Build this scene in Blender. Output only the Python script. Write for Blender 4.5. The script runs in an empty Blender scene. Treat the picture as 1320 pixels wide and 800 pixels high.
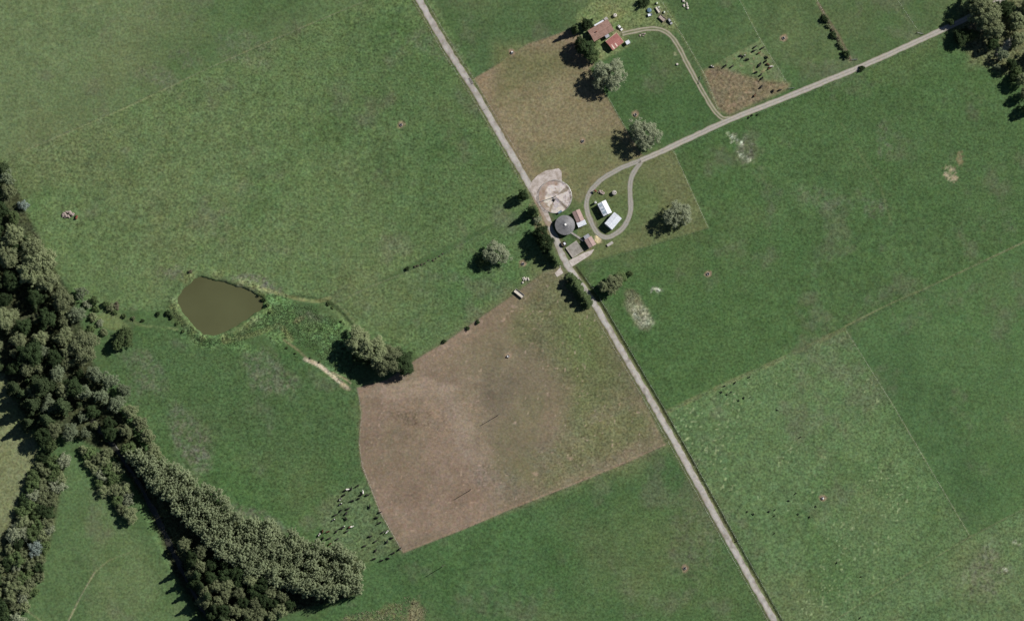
import bpy, bmesh, math, random
import numpy as np
from mathutils import Vector, Matrix

# ------------------------------------------------------------------ camera, sky, sun, exposure
scene = bpy.context.scene
COL = scene.collection
CAM = Vector((-300.0, -420.0, 3000.0))
FWD = (-CAM).normalized()
RIGHT = FWD.cross(Vector((0, 1, 0))).normalized()
UP = RIGHT.cross(FWD).normalized()
DIST = CAM.length
cd = bpy.data.cameras.new('camera')
cd.sensor_width = 36.0
cd.lens = 36.0 * DIST / 660.0
cd.clip_start = 10.0
cd.clip_end = 20000.0
cam = bpy.data.objects.new('camera', cd)
cam.matrix_world = Matrix(((RIGHT.x, UP.x, -FWD.x, CAM.x), (RIGHT.y, UP.y, -FWD.y, CAM.y),
                           (RIGHT.z, UP.z, -FWD.z, CAM.z), (0, 0, 0, 1)))
COL.objects.link(cam)
scene.camera = cam

SUN_EL = math.radians(39.0)
SUN_AZ = math.radians(31.0)                       # from +x (east) towards +y (north)
world = bpy.data.worlds.new('World')
scene.world = world
world.use_nodes = True
wn = world.node_tree.nodes
wn.clear()
sky = wn.new('ShaderNodeTexSky')
sky.sky_type = 'NISHITA'
sky.sun_disc = False
sky.altitude = 300.0
sky.air_density = 0.6
sky.dust_density = 0.3
sky.sun_elevation = SUN_EL
sky.sun_rotation = math.pi / 2 - SUN_AZ
bgn = wn.new('ShaderNodeBackground')
bgn.inputs['Strength'].default_value = 0.05
wo = wn.new('ShaderNodeOutputWorld')
world.node_tree.links.new(sky.outputs[0], bgn.inputs[0])
world.node_tree.links.new(bgn.outputs[0], wo.inputs[0])
sl = bpy.data.lights.new('sun', 'SUN')
sl.energy = 5.0
sl.angle = math.radians(0.5)
sl.color = (1.0, 0.955, 0.89)
sun = bpy.data.objects.new('sun', sl)
sdir = Vector((math.cos(SUN_EL) * math.cos(SUN_AZ), math.cos(SUN_EL) * math.sin(SUN_AZ), math.sin(SUN_EL)))
sun.rotation_euler = sdir.to_track_quat('Z', 'Y').to_euler()
sun.location = (0, 0, 300)
COL.objects.link(sun)
scene.view_settings.view_transform = 'Standard'
scene.view_settings.look = 'None'
scene.view_settings.exposure = 0.17
scene.view_settings.gamma = 1.0
scene.view_settings.use_curve_mapping = False
E = 1.14                                            # light falling on level ground: photo colour / E = base colour

# ------------------------------------------------------------------ pixel <-> ground
R_ = np.array(RIGHT); U_ = np.array(UP); F_ = np.array(FWD); C_ = np.array(CAM)


def P(px, py):
    """photo pixel -> ground point on z = 0"""
    d = F_ * DIST + R_ * (px - 660) * 0.5 + U_ * (400 - py) * 0.5
    t = -C_[2] / d[2]
    return float(C_[0] + d[0] * t), float(C_[1] + d[1] * t)


def to_px(X, Y):
    """ground arrays -> photo pixel arrays"""
    v = [X - C_[0], Y - C_[1], -C_[2]]
    dep = v[0] * F_[0] + v[1] * F_[1] + v[2] * F_[2]
    r = v[0] * R_[0] + v[1] * R_[1] + v[2] * R_[2]
    u = v[0] * U_[0] + v[1] * U_[1] + v[2] * U_[2]
    return 660 + r / dep * DIST * 2, 400 - u / dep * DIST * 2


def under(px, py, h):
    """pixel of the foot of a thing whose point at height h is seen at px, py"""
    lx = (0.10 + (px - 660) * 0.5 / 3000) * h * 2
    ly = (0.14 + (400 - py) * 0.5 / 3000) * h * 2
    return px - lx, py + ly


def lin(c):
    c = c / 255.0
    return c / 12.92 if c <= 0.04045 else ((c + 0.055) / 1.055) ** 2.4


def S(r, g, b, k=1.0):
    """photo colour of a sunlit level surface -> base colour"""
    return tuple(min(0.85, lin(v) / E * k) for v in (r, g, b))


# ------------------------------------------------------------------ numpy noise and shapes (pixel space)
_lat = {}


def vn(x, y, scale, seed):
    if seed not in _lat:
        _lat[seed] = np.random.RandomState(seed).rand(256, 256).astype(np.float32)
    L = _lat[seed]
    x = np.asarray(x, np.float64) / scale + 1000.37
    y = np.asarray(y, np.float64) / scale + 1000.71
    xi = np.floor(x).astype(np.int64); yi = np.floor(y).astype(np.int64)
    fx = x - xi; fy = y - yi
    fx = fx * fx * (3 - 2 * fx); fy = fy * fy * (3 - 2 * fy)
    a = L[xi & 255, yi & 255]; b = L[(xi + 1) & 255, yi & 255]
    c = L[xi & 255, (yi + 1) & 255]; d = L[(xi + 1) & 255, (yi + 1) & 255]
    return (a * (1 - fx) + b * fx) * (1 - fy) + (c * (1 - fx) + d * fx) * fy


def fbm(x, y, scale, seed, oct=4, gain=0.5):
    s = 0; a = 1; t = 0
    for k in range(oct):
        ca, sa = math.cos(0.7 * k + seed), math.sin(0.7 * k + seed)
        s = s + a * vn(x * ca - y * sa, x * sa + y * ca, scale / 2 ** k, seed * 7 + k)
        t += a; a *= gain
    return s / t


def sstep(a, b, v):
    t = np.clip((v - a) / (b - a), 0, 1)
    return t * t * (3 - 2 * t)


def seg_dist(x, y, a, b):
    dx, dy = b[0] - a[0], b[1] - a[1]
    t = np.clip(((x - a[0]) * dx + (y - a[1]) * dy) / (dx * dx + dy * dy + 1e-9), 0, 1)
    return np.hypot(x - a[0] - t * dx, y - a[1] - t * dy)


def line_dist(x, y, pts):
    d = np.full(np.shape(x), 1e6)
    for a, b in zip(pts[:-1], pts[1:]):
        d = np.minimum(d, seg_dist(x, y, a, b))
    return d


def poly_sd(x, y, pts):
    """negative inside"""
    d = line_dist(x, y, list(pts) + [pts[0]])
    ins = np.zeros(np.shape(x), bool)
    n = len(pts)
    for i in range(n):
        (x0, y0), (x1, y1) = pts[i], pts[(i + 1) % n]
        if y0 == y1:
            continue
        c = (y0 > y) != (y1 > y)
        ins ^= c & (x < (x1 - x0) * (y - y0) / (y1 - y0) + x0)
    return np.where(ins, -d, d)


def smooth_line(pts, n=8):
    out = []
    m = len(pts)
    for i in range(m - 1):
        p0, p1, p2, p3 = pts[max(i - 1, 0)], pts[i], pts[i + 1], pts[min(i + 2, m - 1)]
        for k in range(n):
            t = k / n
            out.append(tuple(0.5 * (2 * p1[j] + (p2[j] - p0[j]) * t + (2 * p0[j] - 5 * p1[j] + 4 * p2[j] - p3[j]) * t * t
                                    + (3 * p1[j] - p0[j] - 3 * p2[j] + p3[j]) * t ** 3) for j in (0, 1)))
    out.append(tuple(pts[-1]))
    return out


POND = [(259.6, 357), (285, 363), (312, 371.5), (335, 383), (340, 389), (336, 398.5), (308, 417.5), (275, 432), (263, 431),
        (254, 422), (234, 400), (230, 384), (239, 371.5), (249.5, 362.5)]
STREAM = smooth_line([(118, 540), (150, 578), (180, 622), (205, 672), (228, 720), (252, 765), (280, 815)], 5)
DITCH = smooth_line([(335, 386), (365, 384), (400, 386), (425, 393), (448, 415), (460, 428)], 4)
MAIN = smooth_line([(510, -52), (538, -4), (575, 60), (612, 118), (660, 200), (683, 240), (700, 272), (716, 308), (731, 341),
                    (765, 390), (806, 460), (850, 535), (903, 630), (950, 715), (1000, 803), (1030, 855)], 6)
MAIN_DITCH = [(p[0] + 5.9, p[1] - 3.0) for p in MAIN if p[1] > 345]


def near(x, y, pts, m, fn):
    """distance, worked out only inside the outline's box"""
    a = np.array(pts)
    sel = (x > a[:, 0].min() - m) & (x < a[:, 0].max() + m) & (y > a[:, 1].min() - m) & (y < a[:, 1].max() + m)
    d = np.full(np.shape(x), 1e4)
    if np.ndim(x) == 0:
        return fn(x, y, pts) if sel else d
    d[sel] = fn(x[sel], y[sel], pts)
    return d


def gz(px, py):
    """ground height in metres at photo pixels"""
    px = np.asarray(px, np.float64); py = np.asarray(py, np.float64)
    z = (fbm(px, py, 150, 3, 3) - 0.5) * 2.6
    far = sstep(50, 150, np.hypot(px - 745, py - 285)) * sstep(25, 90, np.hypot(px - 780, py - 45))
    z = z * far
    pond = near(px, py, POND, 70, poly_sd)
    pond = pond + (fbm(px, py, 9, 23, 3) - 0.5) * 5
    z = z * sstep(10, 60, pond)
    z = z + 0.8 * np.exp(-((pond - 7) / 4.5) ** 2)                       # bank
    z = z - 2.1 * sstep(2.2, -1.6, pond)
    st = near(px, py, STREAM, 42, line_dist)
    z = z * sstep(6, 40, st) - 2.2 * sstep(16, 5, st)
    z = z - 0.9 * sstep(5, 1, near(px, py, DITCH, 6, line_dist))
    z = z - 1.0 * sstep(2.4, 0.7, near(px, py, MAIN_DITCH, 4, line_dist))
    br = near(px, py, BROWN, 2, poly_sd)
    z = z + sstep(0, -25, br) * ((fbm(px, py, 34, 21, 3) - 0.5) * 0.9)
    return z


# field outlines (photo pixels)
BROWN = [(460, 500), (500, 489), (538, 462), (575, 440), (656, 384), (700, 352), (724, 343), (742, 378), (770, 403), (806, 470),
         (858, 573), (812, 594), (740, 624), (660, 655), (600, 681), (520, 712), (490, 660), (466, 600), (463, 570), (467, 530)]

# ------------------------------------------------------------------ ground colours
DENSE = 1.6
dx = DENSE * 0.5


def axis(lo, hi):
    core = np.arange(lo, hi + dx, dx)
    outer = [40, 90, 180, 400, 900, 2000, 4500]
    return np.concatenate([[lo - o for o in reversed(outer)], core, [core[-1] + o for o in outer]])


xs = axis(-352, 352); ys = axis(-222, 222)
GX, GY = np.meshgrid(xs, ys)
GX = GX.ravel(); GY = GY.ravel()
PX, PY = to_px(GX, GY)
N = len(PX)
col = np.empty((N, 3)); col[:] = S(71, 97, 60)
amp = np.full(N, 0.10)                                # fine mottling
wob = (fbm(PX, PY, 22, 5, 3) - 0.5) * 5.0


def box_of(pts, m):
    a = np.array(pts)
    return (PX > a[:, 0].min() - m) & (PX < a[:, 0].max() + m) & (PY > a[:, 1].min() - m) & (PY < a[:, 1].max() + m)


def field(pts, c, soft=1.6, a=None, k=1.0, w=0.35, mod=None):
    sel = np.nonzero(box_of(pts, soft * 2 + 6))[0]
    sd = poly_sd(PX[sel], PY[sel], pts) + wob[sel] * w
    m = sstep(soft, -soft, sd) * k
    if mod is not None:
        m = m * mod(PX[sel], PY[sel])
    cc = np.array(S(*c))
    col[sel] += (cc - col[sel]) * m[:, None]
    if a is not None:
        amp[sel] += (a - amp[sel]) * m


def stripe(pts, c, half=0.8, k=0.7, br=0.5, soft=0.9):
    sel = np.nonzero(box_of(pts, half + 8))[0]
    d = line_dist(PX[sel], PY[sel], pts) + wob[sel] * 0.12
    m = sstep(half + soft, half - soft, d) * k
    m *= 1 - br + br * sstep(0.35, 0.6, fbm(PX[sel], PY[sel], 16, 11, 2))
    col[sel] += (np.array(S(*c)) - col[sel]) * m[:, None]


def spot(x, y, r, c, k=0.9, ry=None, ang=0.0, rag=0.5, a=None, speck=False):
    ry = ry or r
    R = max(r, ry) * 2 + 4
    sel = np.nonzero((abs(PX - x) < R) & (abs(PY - y) < R))[0]
    qx = (PX[sel] - x) * math.cos(ang) + (PY[sel] - y) * math.sin(ang)
    qy = -(PX[sel] - x) * math.sin(ang) + (PY[sel] - y) * math.cos(ang)
    d = np.hypot(qx / r, qy / ry) + (fbm(PX[sel], PY[sel], max(3, r * 0.7), int(x) % 17 + 2, 3) - 0.5) * 2 * rag
    m = sstep(1.25, 0.6, d) * k
    if speck:
        m = m * (0.25 + 0.75 * sstep(0.42, 0.62, fbm(PX[sel], PY[sel], 5, 19, 3, 0.7)))
    col[sel] += (np.array(S(*c)) - col[sel]) * m[:, None]
    if a is not None:
        amp[sel] += (a - amp[sel]) * m


def patchy(scale, seed, lo, hi):
    return lambda x, y: sstep(lo, hi, fbm(x, y, scale, seed, 4))


# --- the paddocks
field([(-80, -80), (660, -80), (475, 0), (28, 196), (-80, 240)], (86, 109, 72), 1.2, 0.11, w=0.1)
field([(-80, -80), (260, -80), (180, 60), (60, 150), (0, 215), (-80, 240)], (97, 117, 80), 40, k=0.75)
field([(300, -60), (700, -60), (475, 0), (200, 120), (240, 60)], (73, 101, 62), 40, k=0.7)
field([(28, 196), (475, 0), (542, -30), (700, 255), (430, 390), (345, 380), (220, 400), (130, 400), (40, 330), (-30, 215)],
      (86, 110, 70), 1.6, 0.17, w=0.1)
field([(440, 20), (545, 0), (680, 240), (560, 320), (480, 250)], (72, 99, 61), 40, k=0.6)
field([(30, 200), (300, 90), (420, 330), (200, 380)], (91, 112, 74), 50, k=0.55)
field([(545, -80), (950, -80), (955, 0), (930, 150), (800, 90), (735, 40), (612, 102)], (72, 98, 62), 2, 0.12)
# olive paddock north of the yard
field([(611, 101), (640, 84), (680, 57), (735, 38), (758, 52), (768, 96), (803, 160), (828, 200), (775, 229), (748, 262), (720, 240),
       (700, 225), (682, 236), (660, 196)], (137, 123, 100), 1.6, 0.11, w=0.3)
field([(640, 132), (760, 85), (790, 140), (815, 195), (745, 225), (700, 222), (672, 200)], (126, 121, 92), 14, k=0.75)
field([(640, 60), (720, 60), (745, 90), (640, 130)], (104, 108, 74), 18, k=0.8)
field([(690, 230), (690, 195), (800, 170), (826, 205), (770, 235), (750, 270)], (108, 113, 78), 18, k=0.85)
stripe([(630, 142), (690, 120), (752, 90)], (93, 97, 66), 0.8, 0.5)
# house garden and horse paddock
field([(742, 20), (800, -30), (850, -10), (880, 42), (840, 40), (806, 45), (812, 62), (782, 84), (757, 70)], (98, 118, 76), 4, 0.2)
field([(760, 88), (812, 60), (858, 44), (880, 80), (922, 150), (828, 198), (803, 160)], (66, 95, 57), 2, 0.12)
# paddocks right of the track
field([(870, 40), (960, -60), (1330, -60), (1216, 36), (1018, 112), (980, 52), (905, 92)], (71, 99, 61), 2, 0.11)
field([(905, 92), (980, 52), (1016, 112), (940, 150), (925, 140)], (96, 117, 79), 1.2, 0.14, w=0.15)
field([(905, 92), (925, 84), (960, 98), (990, 104), (1018, 108), (1016, 114), (940, 150), (922, 138)], (121, 112, 89), 4.5, 0.17)
# enclosure of the sheds and the tree
field([(824, 210), (868, 194), (913, 294), (770, 334), (735, 340), (752, 262), (770, 236)], (93, 107, 70), 1.4, 0.12, w=0.2)
field([(840, 200), (868, 194), (913, 294), (830, 322), (790, 320)], (101, 108, 75), 12, k=0.8)
field([(815, 225), (850, 230), (855, 270), (800, 305), (812, 270)], (80, 106, 64), 10, k=0.7)
# east paddocks
field([(868, 194), (940, 158), (1216, 40), (1400, 80), (1400, 285), (1090, 420), (860, 530), (770, 385), (745, 345), (913, 294)],
      (69, 98, 58), 1.5, 0.14, w=0.1)
field([(1000, 150), (1320, 100), (1400, 280), (1090, 415), (960, 330)], (72, 99, 62), 40, k=0.5)
field([(856, 532), (930, 495), (1090, 425), (1150, 520), (1250, 692), (1070, 805), (1000, 812)], (84, 111, 72), 1.6, 0.16, w=0.15)
field([(870, 560), (1060, 450), (1200, 640), (1090, 720), (980, 700)], (86, 113, 74), 40, k=0.5)
field([(1090, 425), (1330, 308), (1400, 290), (1400, 620), (1320, 655), (1250, 690)], (74, 104, 64), 1.4, 0.12, w=0.1)
field([(1095, 440), (1170, 420), (1290, 640), (1250, 684)], (66, 96, 60), 22, k=0.65)
field([(1060, 812), (1250, 694), (1320, 657), (1400, 620), (1400, 900), (1060, 900)], (86, 112, 74), 1.3, 0.16, w=0.1)
# south paddocks
field([(520, 713), (858, 576), (905, 650), (1000, 805), (1000, 900), (300, 900), (440, 775), (472, 722)], (68, 98, 60), 1.2, 0.14, w=0.15)
field([(800, 640), (900, 650), (980, 800), (840, 800), (780, 720)], (82, 103, 64), 30, k=0.5)
field([(430, 392), (540, 345), (700, 256), (722, 342), (655, 383), (540, 460), (450, 440)], (82, 107, 68), 2, 0.17, w=0.2)
field([(560, 350), (690, 270), (715, 340), (650, 380), (580, 410)], (72, 103, 62), 16, k=0.7)
field([(130, 440), (225, 418), (270, 440), (372, 452), (462, 500), (466, 590), (520, 712), (470, 724), (400, 700), (300, 660), (190, 590)],
      (70, 97, 60), 3, 0.16)
field([(270, 600), (440, 590), (440, 690), (330, 690)], (68, 100, 57), 22, k=0.6)
field([(405, 655), (440, 630), (470, 622), (516, 708), (474, 724), (425, 700)], (84, 106, 72), 6, 0.2)
field([(90, 585), (120, 600), (165, 680), (200, 690), (270, 810), (30, 810), (60, 690)], (78, 104, 66), 3, 0.12)
field([(120, 640), (170, 690), (240, 790), (120, 800)], (94, 113, 76), 18, k=0.6)
field([(-80, 470), (20, 480), (50, 580), (20, 680), (-80, 780)], (114, 123, 88), 4, 0.13)
# brown paddock
field(BROWN, (136, 120, 104), 1.4, 0.07, w=0.18)
field([(560, 470), (660, 380), (760, 400), (780, 470), (700, 560), (640, 520)], (118, 110, 86), 24, k=0.75)
field([(690, 345), (735, 345), (775, 410), (806, 470), (858, 573), (760, 615), (690, 640), (722, 560), (735, 500), (672, 430)],
      (100, 110, 74), 26, 0.16, k=0.95)
field([(730, 430), (765, 400), (800, 460), (820, 510), (780, 500), (750, 470)], (92, 106, 68), 8, k=0.8)
field([(590, 470), (700, 420), (720, 500), (640, 620), (600, 560)], (118, 111, 92), 30, k=0.7)
field(BROWN, (144, 128, 111), 8, k=0.4, mod=patchy(60, 31, 0.4, 0.8))
field(BROWN, (113, 107, 86), 8, k=0.55, mod=patchy(80, 33, 0.42, 0.75))
field([(500, 520), (620, 510), (600, 570), (500, 590)], (150, 132, 112), 14, k=0.45, mod=patchy(7, 35, 0.5, 0.7))
for x, y, r, ry, an, k, c in [(545, 500, 70, 12, -0.15, 0.55, (152, 137, 120)), (592, 545, 14, 60, -0.35, 0.5, (152, 138, 122)), (620, 600, 22, 60, -0.5, 0.35, (146, 132, 116)),
                              (590, 492, 40, 8, 0.25, 0.5, (112, 100, 84)), (640, 505, 24, 30, 0.5, 0.5, (108, 101, 86)), (632, 508, 8, 8, 0, 0.5, (98, 90, 78)), (520, 620, 40, 30, 0.4, 0.3, (122, 106, 90)),
                              (600, 640, 40, 14, -0.4, 0.4, (124, 108, 92)), (668, 560, 30, 60, 0.4, 0.55, (112, 109, 84)), (640, 450, 50, 26, -0.4, 0.5, (118, 112, 90)), (700, 600, 50, 24, -0.4, 0.6, (112, 112, 82)),
                              (690, 420, 40, 26, -0.4, 0.6, (108, 112, 80)), (745, 440, 16, 40, -0.5, 0.7, (92, 110, 70)), (790, 560, 50, 24, -0.4, 0.5, (104, 112, 74)), (480, 560, 16, 50, 0, 0.35, (128, 111, 95))]:
    spot(x, y, r, c, k, ry, an, 0.45)
spot(540, 540, 40, (112, 98, 82), 0.6, 12, 0.2, 0.5, 0.16, True)
stripe([(520, 711), (600, 680), (660, 654), (740, 623), (812, 593), (858, 572)], (148, 128, 108), 1.0, 0.7, 0.3)
stripe([(463, 505), (466, 535), (463, 570), (467, 600), (490, 660), (519, 710)], (140, 124, 104), 1.0, 0.5, 0.3)

# --- broad drifts of tone in the grass (drier, and purple grey where it is thin)
dry = sstep(0.5, 0.8, fbm(PX, PY, 120, 41, 4))
isg = sstep(1.03, 1.18, col[:, 1] / (col[:, 0] + 1e-6))
col += (np.array(S(104, 108, 78)) - col) * (dry * isg * 0.28)[:, None]
thin = sstep(0.58, 0.78, fbm(PX, PY, 44, 43, 5, 0.6))
col += (np.array(S(98, 100, 86)) - col) * (thin * isg * 0.35)[:, None]
lush = sstep(0.55, 0.8, fbm(PX, PY, 70, 47, 4))
col += (np.array(S(62, 95, 52)) - col) * (lush * isg * 0.35)[:, None]

# --- thin purple-grey patches
for x, y, r, ry, an, k in [(240, 560, 40, 22, 0.9, 0.6), (250, 590, 26, 14, 0.5, 0.5), (330, 672, 44, 14, 0.35, 0.6), (345, 478, 40, 22, 0.5, 0.5),
                           (320, 362, 34, 12, 0.1, 0.7), (345, 372, 20, 10, 0.2, 0.8), (225, 352, 20, 10, 0, 0.6), (400, 412, 20, 10, 0.4, 0.7),
                           (190, 480, 40, 20, 0.7, 0.4), (960, 195, 12, 20, 0.3, 0.7), (1125, 270, 14, 12, 0, 0.4), (1140, 180, 10, 30, 0, 0.4),
                           (1130, 262, 20, 6, 0.3, 0.4), (560, 60, 40, 14, 0.3, 0.3), (1060, 255, 40, 14, 0.3, 0.3), (1275, 735, 36, 30, 0, 0.5),
                           (200, 100, 30, 14, 0.3, 0.4), (240, 75, 20, 10, 0.3, 0.35), (900, 700, 40, 60, 0.3, 0.25), (310, 60, 50, 25, 0.4, 0.3),
                           (700, 590, 30, 16, 0.5, 0.4), (640, 620, 40, 20, 0.5, 0.4)]:
    spot(x, y, r, (106, 106, 96), k * 0.85, ry, an, 0.75, 0.22, True)
# lush wet ground round the pond outlet
for x, y, r, ry, k in [(372, 412, 50, 22, 0.85), (425, 430, 40, 22, 0.85), (440, 462, 26, 22, 0.85), (340, 424, 34, 14, 0.8), (255, 438, 26, 10, 0.8), (300, 440, 40, 8, 0.6), (360, 400, 20, 20, 0.7)]:
    spot(x, y, r, (84, 116, 72), k, ry, 0.4, 0.8, 0.3)
sdp = near(PX, PY, POND, 60, poly_sd)
rim = np.exp(-((sdp - 8) / 6) ** 2) * sstep(0.38, 0.6, fbm(PX, PY, 14, 51, 3))
col += (np.array(S(112, 124, 84)) - col) * (rim * 0.55)[:, None]
amp += rim * 0.1
mud = sstep(0.5, -1.5, sdp + (fbm(PX, PY, 9, 23, 3) - 0.5) * 5)
col += (np.array(S(88, 82, 62)) - col) * mud[:, None]
# eroded bank, pale clay
stripe(smooth_line([(366, 438), (385, 452), (400, 466), (412, 472)], 4), (132, 126, 98), 1.2, 0.8, 0.3)
stripe(smooth_line([(393, 463), (410, 470), (428, 484), (447, 499)], 4), (196, 184, 160), 2.2, 0.95, 0.25)
stripe(smooth_line([(428, 480), (445, 488), (452, 494)], 4), (170, 156, 130), 1.0, 0.8, 0.3)
spot(445, 498, 8, (150, 138, 112), 0.6, 4, 0.6)
# paths worn round the pond
stripe(smooth_line([(340, 372), (372, 382), (405, 388), (425, 384)], 4), (130, 134, 92), 2.2, 0.7, 0.4)
stripe(smooth_line([(140, 398), (180, 418), (205, 421), (228, 424)], 4), (112, 124, 84), 2.0, 0.4, 0.6)
stripe(smooth_line([(290, 440), (330, 430), (360, 420), (375, 438)], 4), (120, 128, 86), 3.5, 0.55, 0.5)
spot(145, 415, 26, (108, 124, 80), 0.7, 12, 0.4)
spot(386, 412, 8, (128, 118, 94), 0.5, 4, -0.5)
# fence lines with longer, paler grass
PALE = (120, 130, 94)
for pts, k, h in [([(28, 196), (160, 140), (265, 90), (350, 52), (475, 0)], 0.75, 0.7), ([(80, 20), (140, 0)], 0.4, 0.6),
                  ([(955, 0), (980, 52), (1018, 112)], 0.6, 0.6), ([(1052, 0), (1064, 22), (1095, 80)], 0.8, 1.2), ([(1140, -5), (1185, 42)], 0.3, 0.6),
                  ([(905, 92), (980, 52)], 0.35, 0.6), ([(1090, 420), (1150, 390), (1205, 366), (1320, 312), (1340, 302)], 0.55, 1.1),
                  ([(1090, 425), (1150, 520), (1250, 690)], 0.5, 0.8), ([(1070, 803), (1160, 745), (1250, 692), (1330, 650)], 0.5, 0.7),
                  ([(868, 194), (890, 244), (913, 294)], 0.6, 0.8), ([(846, 0), (862, 24), (880, 48), (908, 96), (928, 146)], 0.6, 1.0),
                  ([(430, 392), (480, 368), (540, 345)], 0.4, 0.9), ([(122, 737), (104, 768), (88, 800)], 0.9, 0.8),
                  ([(122, 737), (140, 722), (165, 712)], 0.6, 0.9), ([(34, 786), (56, 802)], 0.8, 0.8), ([(1085, 160), (1135, 240), (1150, 290)], 0.2, 1.5),
                  ([(742, 344), (752, 362), (790, 425), (850, 527)], 0.35, 0.9), ([(735, 38), (760, 20), (790, -4)], 0.5, 0.8),
                  ([(425, 384), (445, 400), (462, 424)], 0.5, 0.9)]:
    stripe(pts, PALE if k < 0.9 else (150, 148, 116), h, k, 0.45)
stripe([(1090, 420), (1150, 390), (1205, 366), (1320, 312)], (122, 116, 90), 0.7, 0.3, 0.7)
stripe([(860, 530), (930, 497), (1000, 466), (1088, 424)], (112, 116, 82), 3.0, 0.4, 0.7)
stripe([(1054, 4), (1066, 24), (1082, 48), (1097, 78)], (122, 108, 92), 1.8, 0.8, 0.2)
# old vehicle tracks in the big east paddock
for k in range(5):
    stripe([(1078 + k * 6, 190 - k * 2), (1112 + k * 6, 240 - k * 3)], (92, 114, 72), 0.8, 0.35, 0.4)
# mown arcs in the brown paddock
for k in range(9):
    r = 60 + 17 * k
    stripe([(575 + r * math.cos(a), 700 - r * math.sin(a)) for a in np.linspace(0.35, 2.4, 14) if poly_sd(np.array([575 + r * math.cos(a)]), np.array([700 - r * math.sin(a)]), BROWN)[0] < -6] or [(600, 600), (601, 601)],
           (121, 106, 90), 1.0, 0.30, 0.6)
# verges of the lanes
for pts, w, k in [(MAIN, 8.5, 0.5)]:
    stripe(pts, (104, 102, 76), w, k, 0.7, 3)
stripe(MAIN_DITCH, (84, 88, 60), 1.6, 0.8, 0.3)
# bare spots
TROUGHS = [(517, 161), (660, 68), (751, 182), (819, 148), (912.5, 353), (1060, 642), (883, 732), (1010, 49.5), (674, 340), (655, 459)]
for x, y in TROUGHS:
    spot(x, y, 4.6, (142, 124, 104), 0.9, rag=0.6)
for x, y, r in [(1225, 222, 7), (1222, 226, 5), (1230, 230, 4)]:
    spot(x, y, r, (172, 158, 136), 0.9, rag=1.2, speck=True)
spot(1237, 204, 4, (134, 126, 96), 0.8, 10, 0.1, 0.9)
for x, y, r in [(945, 178, 8), (952, 184, 6), (955, 200, 5), (965, 206, 6), (848, 376, 6), (850, 374, 4), (1310, 700, 5), (1295, 733, 4)]:
    spot(x, y, r, (170, 176, 156), 0.9, r * 0.6, 0.3, 1.3, 0.3, True)
# dead-brush mat beside the lane
spot(820, 400, 28, (124, 126, 104), 0.8, 13, 1.0, 0.5, 0.2)
spot(829, 409, 17, (166, 170, 148), 0.95, 12, 1.0, 0.6, 0.3, True)
spot(815, 385, 16, (112, 110, 88), 0.6, 9, 1.0, 0.5, 0.3)
# patch under the houses and yards
spot(771, 308, 6, (216, 200, 160), 0.9, 4, 1.2, 0.3)
spot(762, 286, 5, (150, 140, 116), 0.5, 12, -0.5)
spot(755, 325, 12, (128, 120, 96), 0.6, 6, -0.6)
spot(788, 22, 10, (126, 132, 92), 0.6, 8)
spot(771, 70, 16, (122, 132, 92), 0.6, 6, -0.6)
spot(800, 42, 12, (136, 130, 104), 0.7, 5)
spot(855, 22, 6, (124, 118, 96), 0.6, 14, -0.5)
spot(790, 16, 16, (118, 122, 82), 0.5, 10)
spot(870, 70, 2.4, (150, 156, 120), 0.7)
for x, y in [(575, 446), (603, 428), (620, 414), (662, 395), (735, 590), (690, 610)]:
    spot(x, y, 4, (158, 140, 122), 0.7, 2.5)
spot(706, 232, 24, (128, 116, 92), 0.7, 16, -0.5, 0.4)
spot(698, 290, 8, (138, 126, 98), 0.7, 26, -0.42, 0.5)
spot(1290, 40, 46, (104, 106, 78), 0.8, 50, 0.3, 0.6, 0.3)
spot(1296, 62, 6, (190, 182, 172), 0.8, 16, 0.7, 0.7)
spot(1255, 40, 22, (150, 140, 118), 0.6, 8, -0.5, 0.7)
# rank growth at the bottom edge
spot(500, 800, 50, (108, 112, 78), 0.7, 15, -0.1, 0.8, 0.3, True)
spot(535, 792, 10, (130, 124, 96), 0.7, 18, 0.1, 0.6, 0.3)
# forest floor
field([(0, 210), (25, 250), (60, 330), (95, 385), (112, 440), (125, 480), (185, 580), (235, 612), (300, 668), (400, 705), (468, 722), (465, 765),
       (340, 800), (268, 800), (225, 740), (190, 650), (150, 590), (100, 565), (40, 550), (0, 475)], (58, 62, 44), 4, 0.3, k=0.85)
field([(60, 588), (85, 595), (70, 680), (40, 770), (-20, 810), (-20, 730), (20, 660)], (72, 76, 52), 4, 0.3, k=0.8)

# --- fine mottling
fine = fbm(PX, PY, 5.2, 61, 3, 0.7) - 0.5
mid = fbm(PX, PY, 18, 67, 3, 0.6) - 0.5
hue = fbm(PX, PY, 7.5, 71, 2) - 0.5
g = 1 + amp * 3.0 * fine + 0.28 * mid
col *= g[:, None]
col[:, 0] *= 1 + amp * 0.9 * hue
col[:, 2] *= 1 + amp * 0.9 * (fbm(PX, PY, 9, 73, 2) - 0.5)
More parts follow.
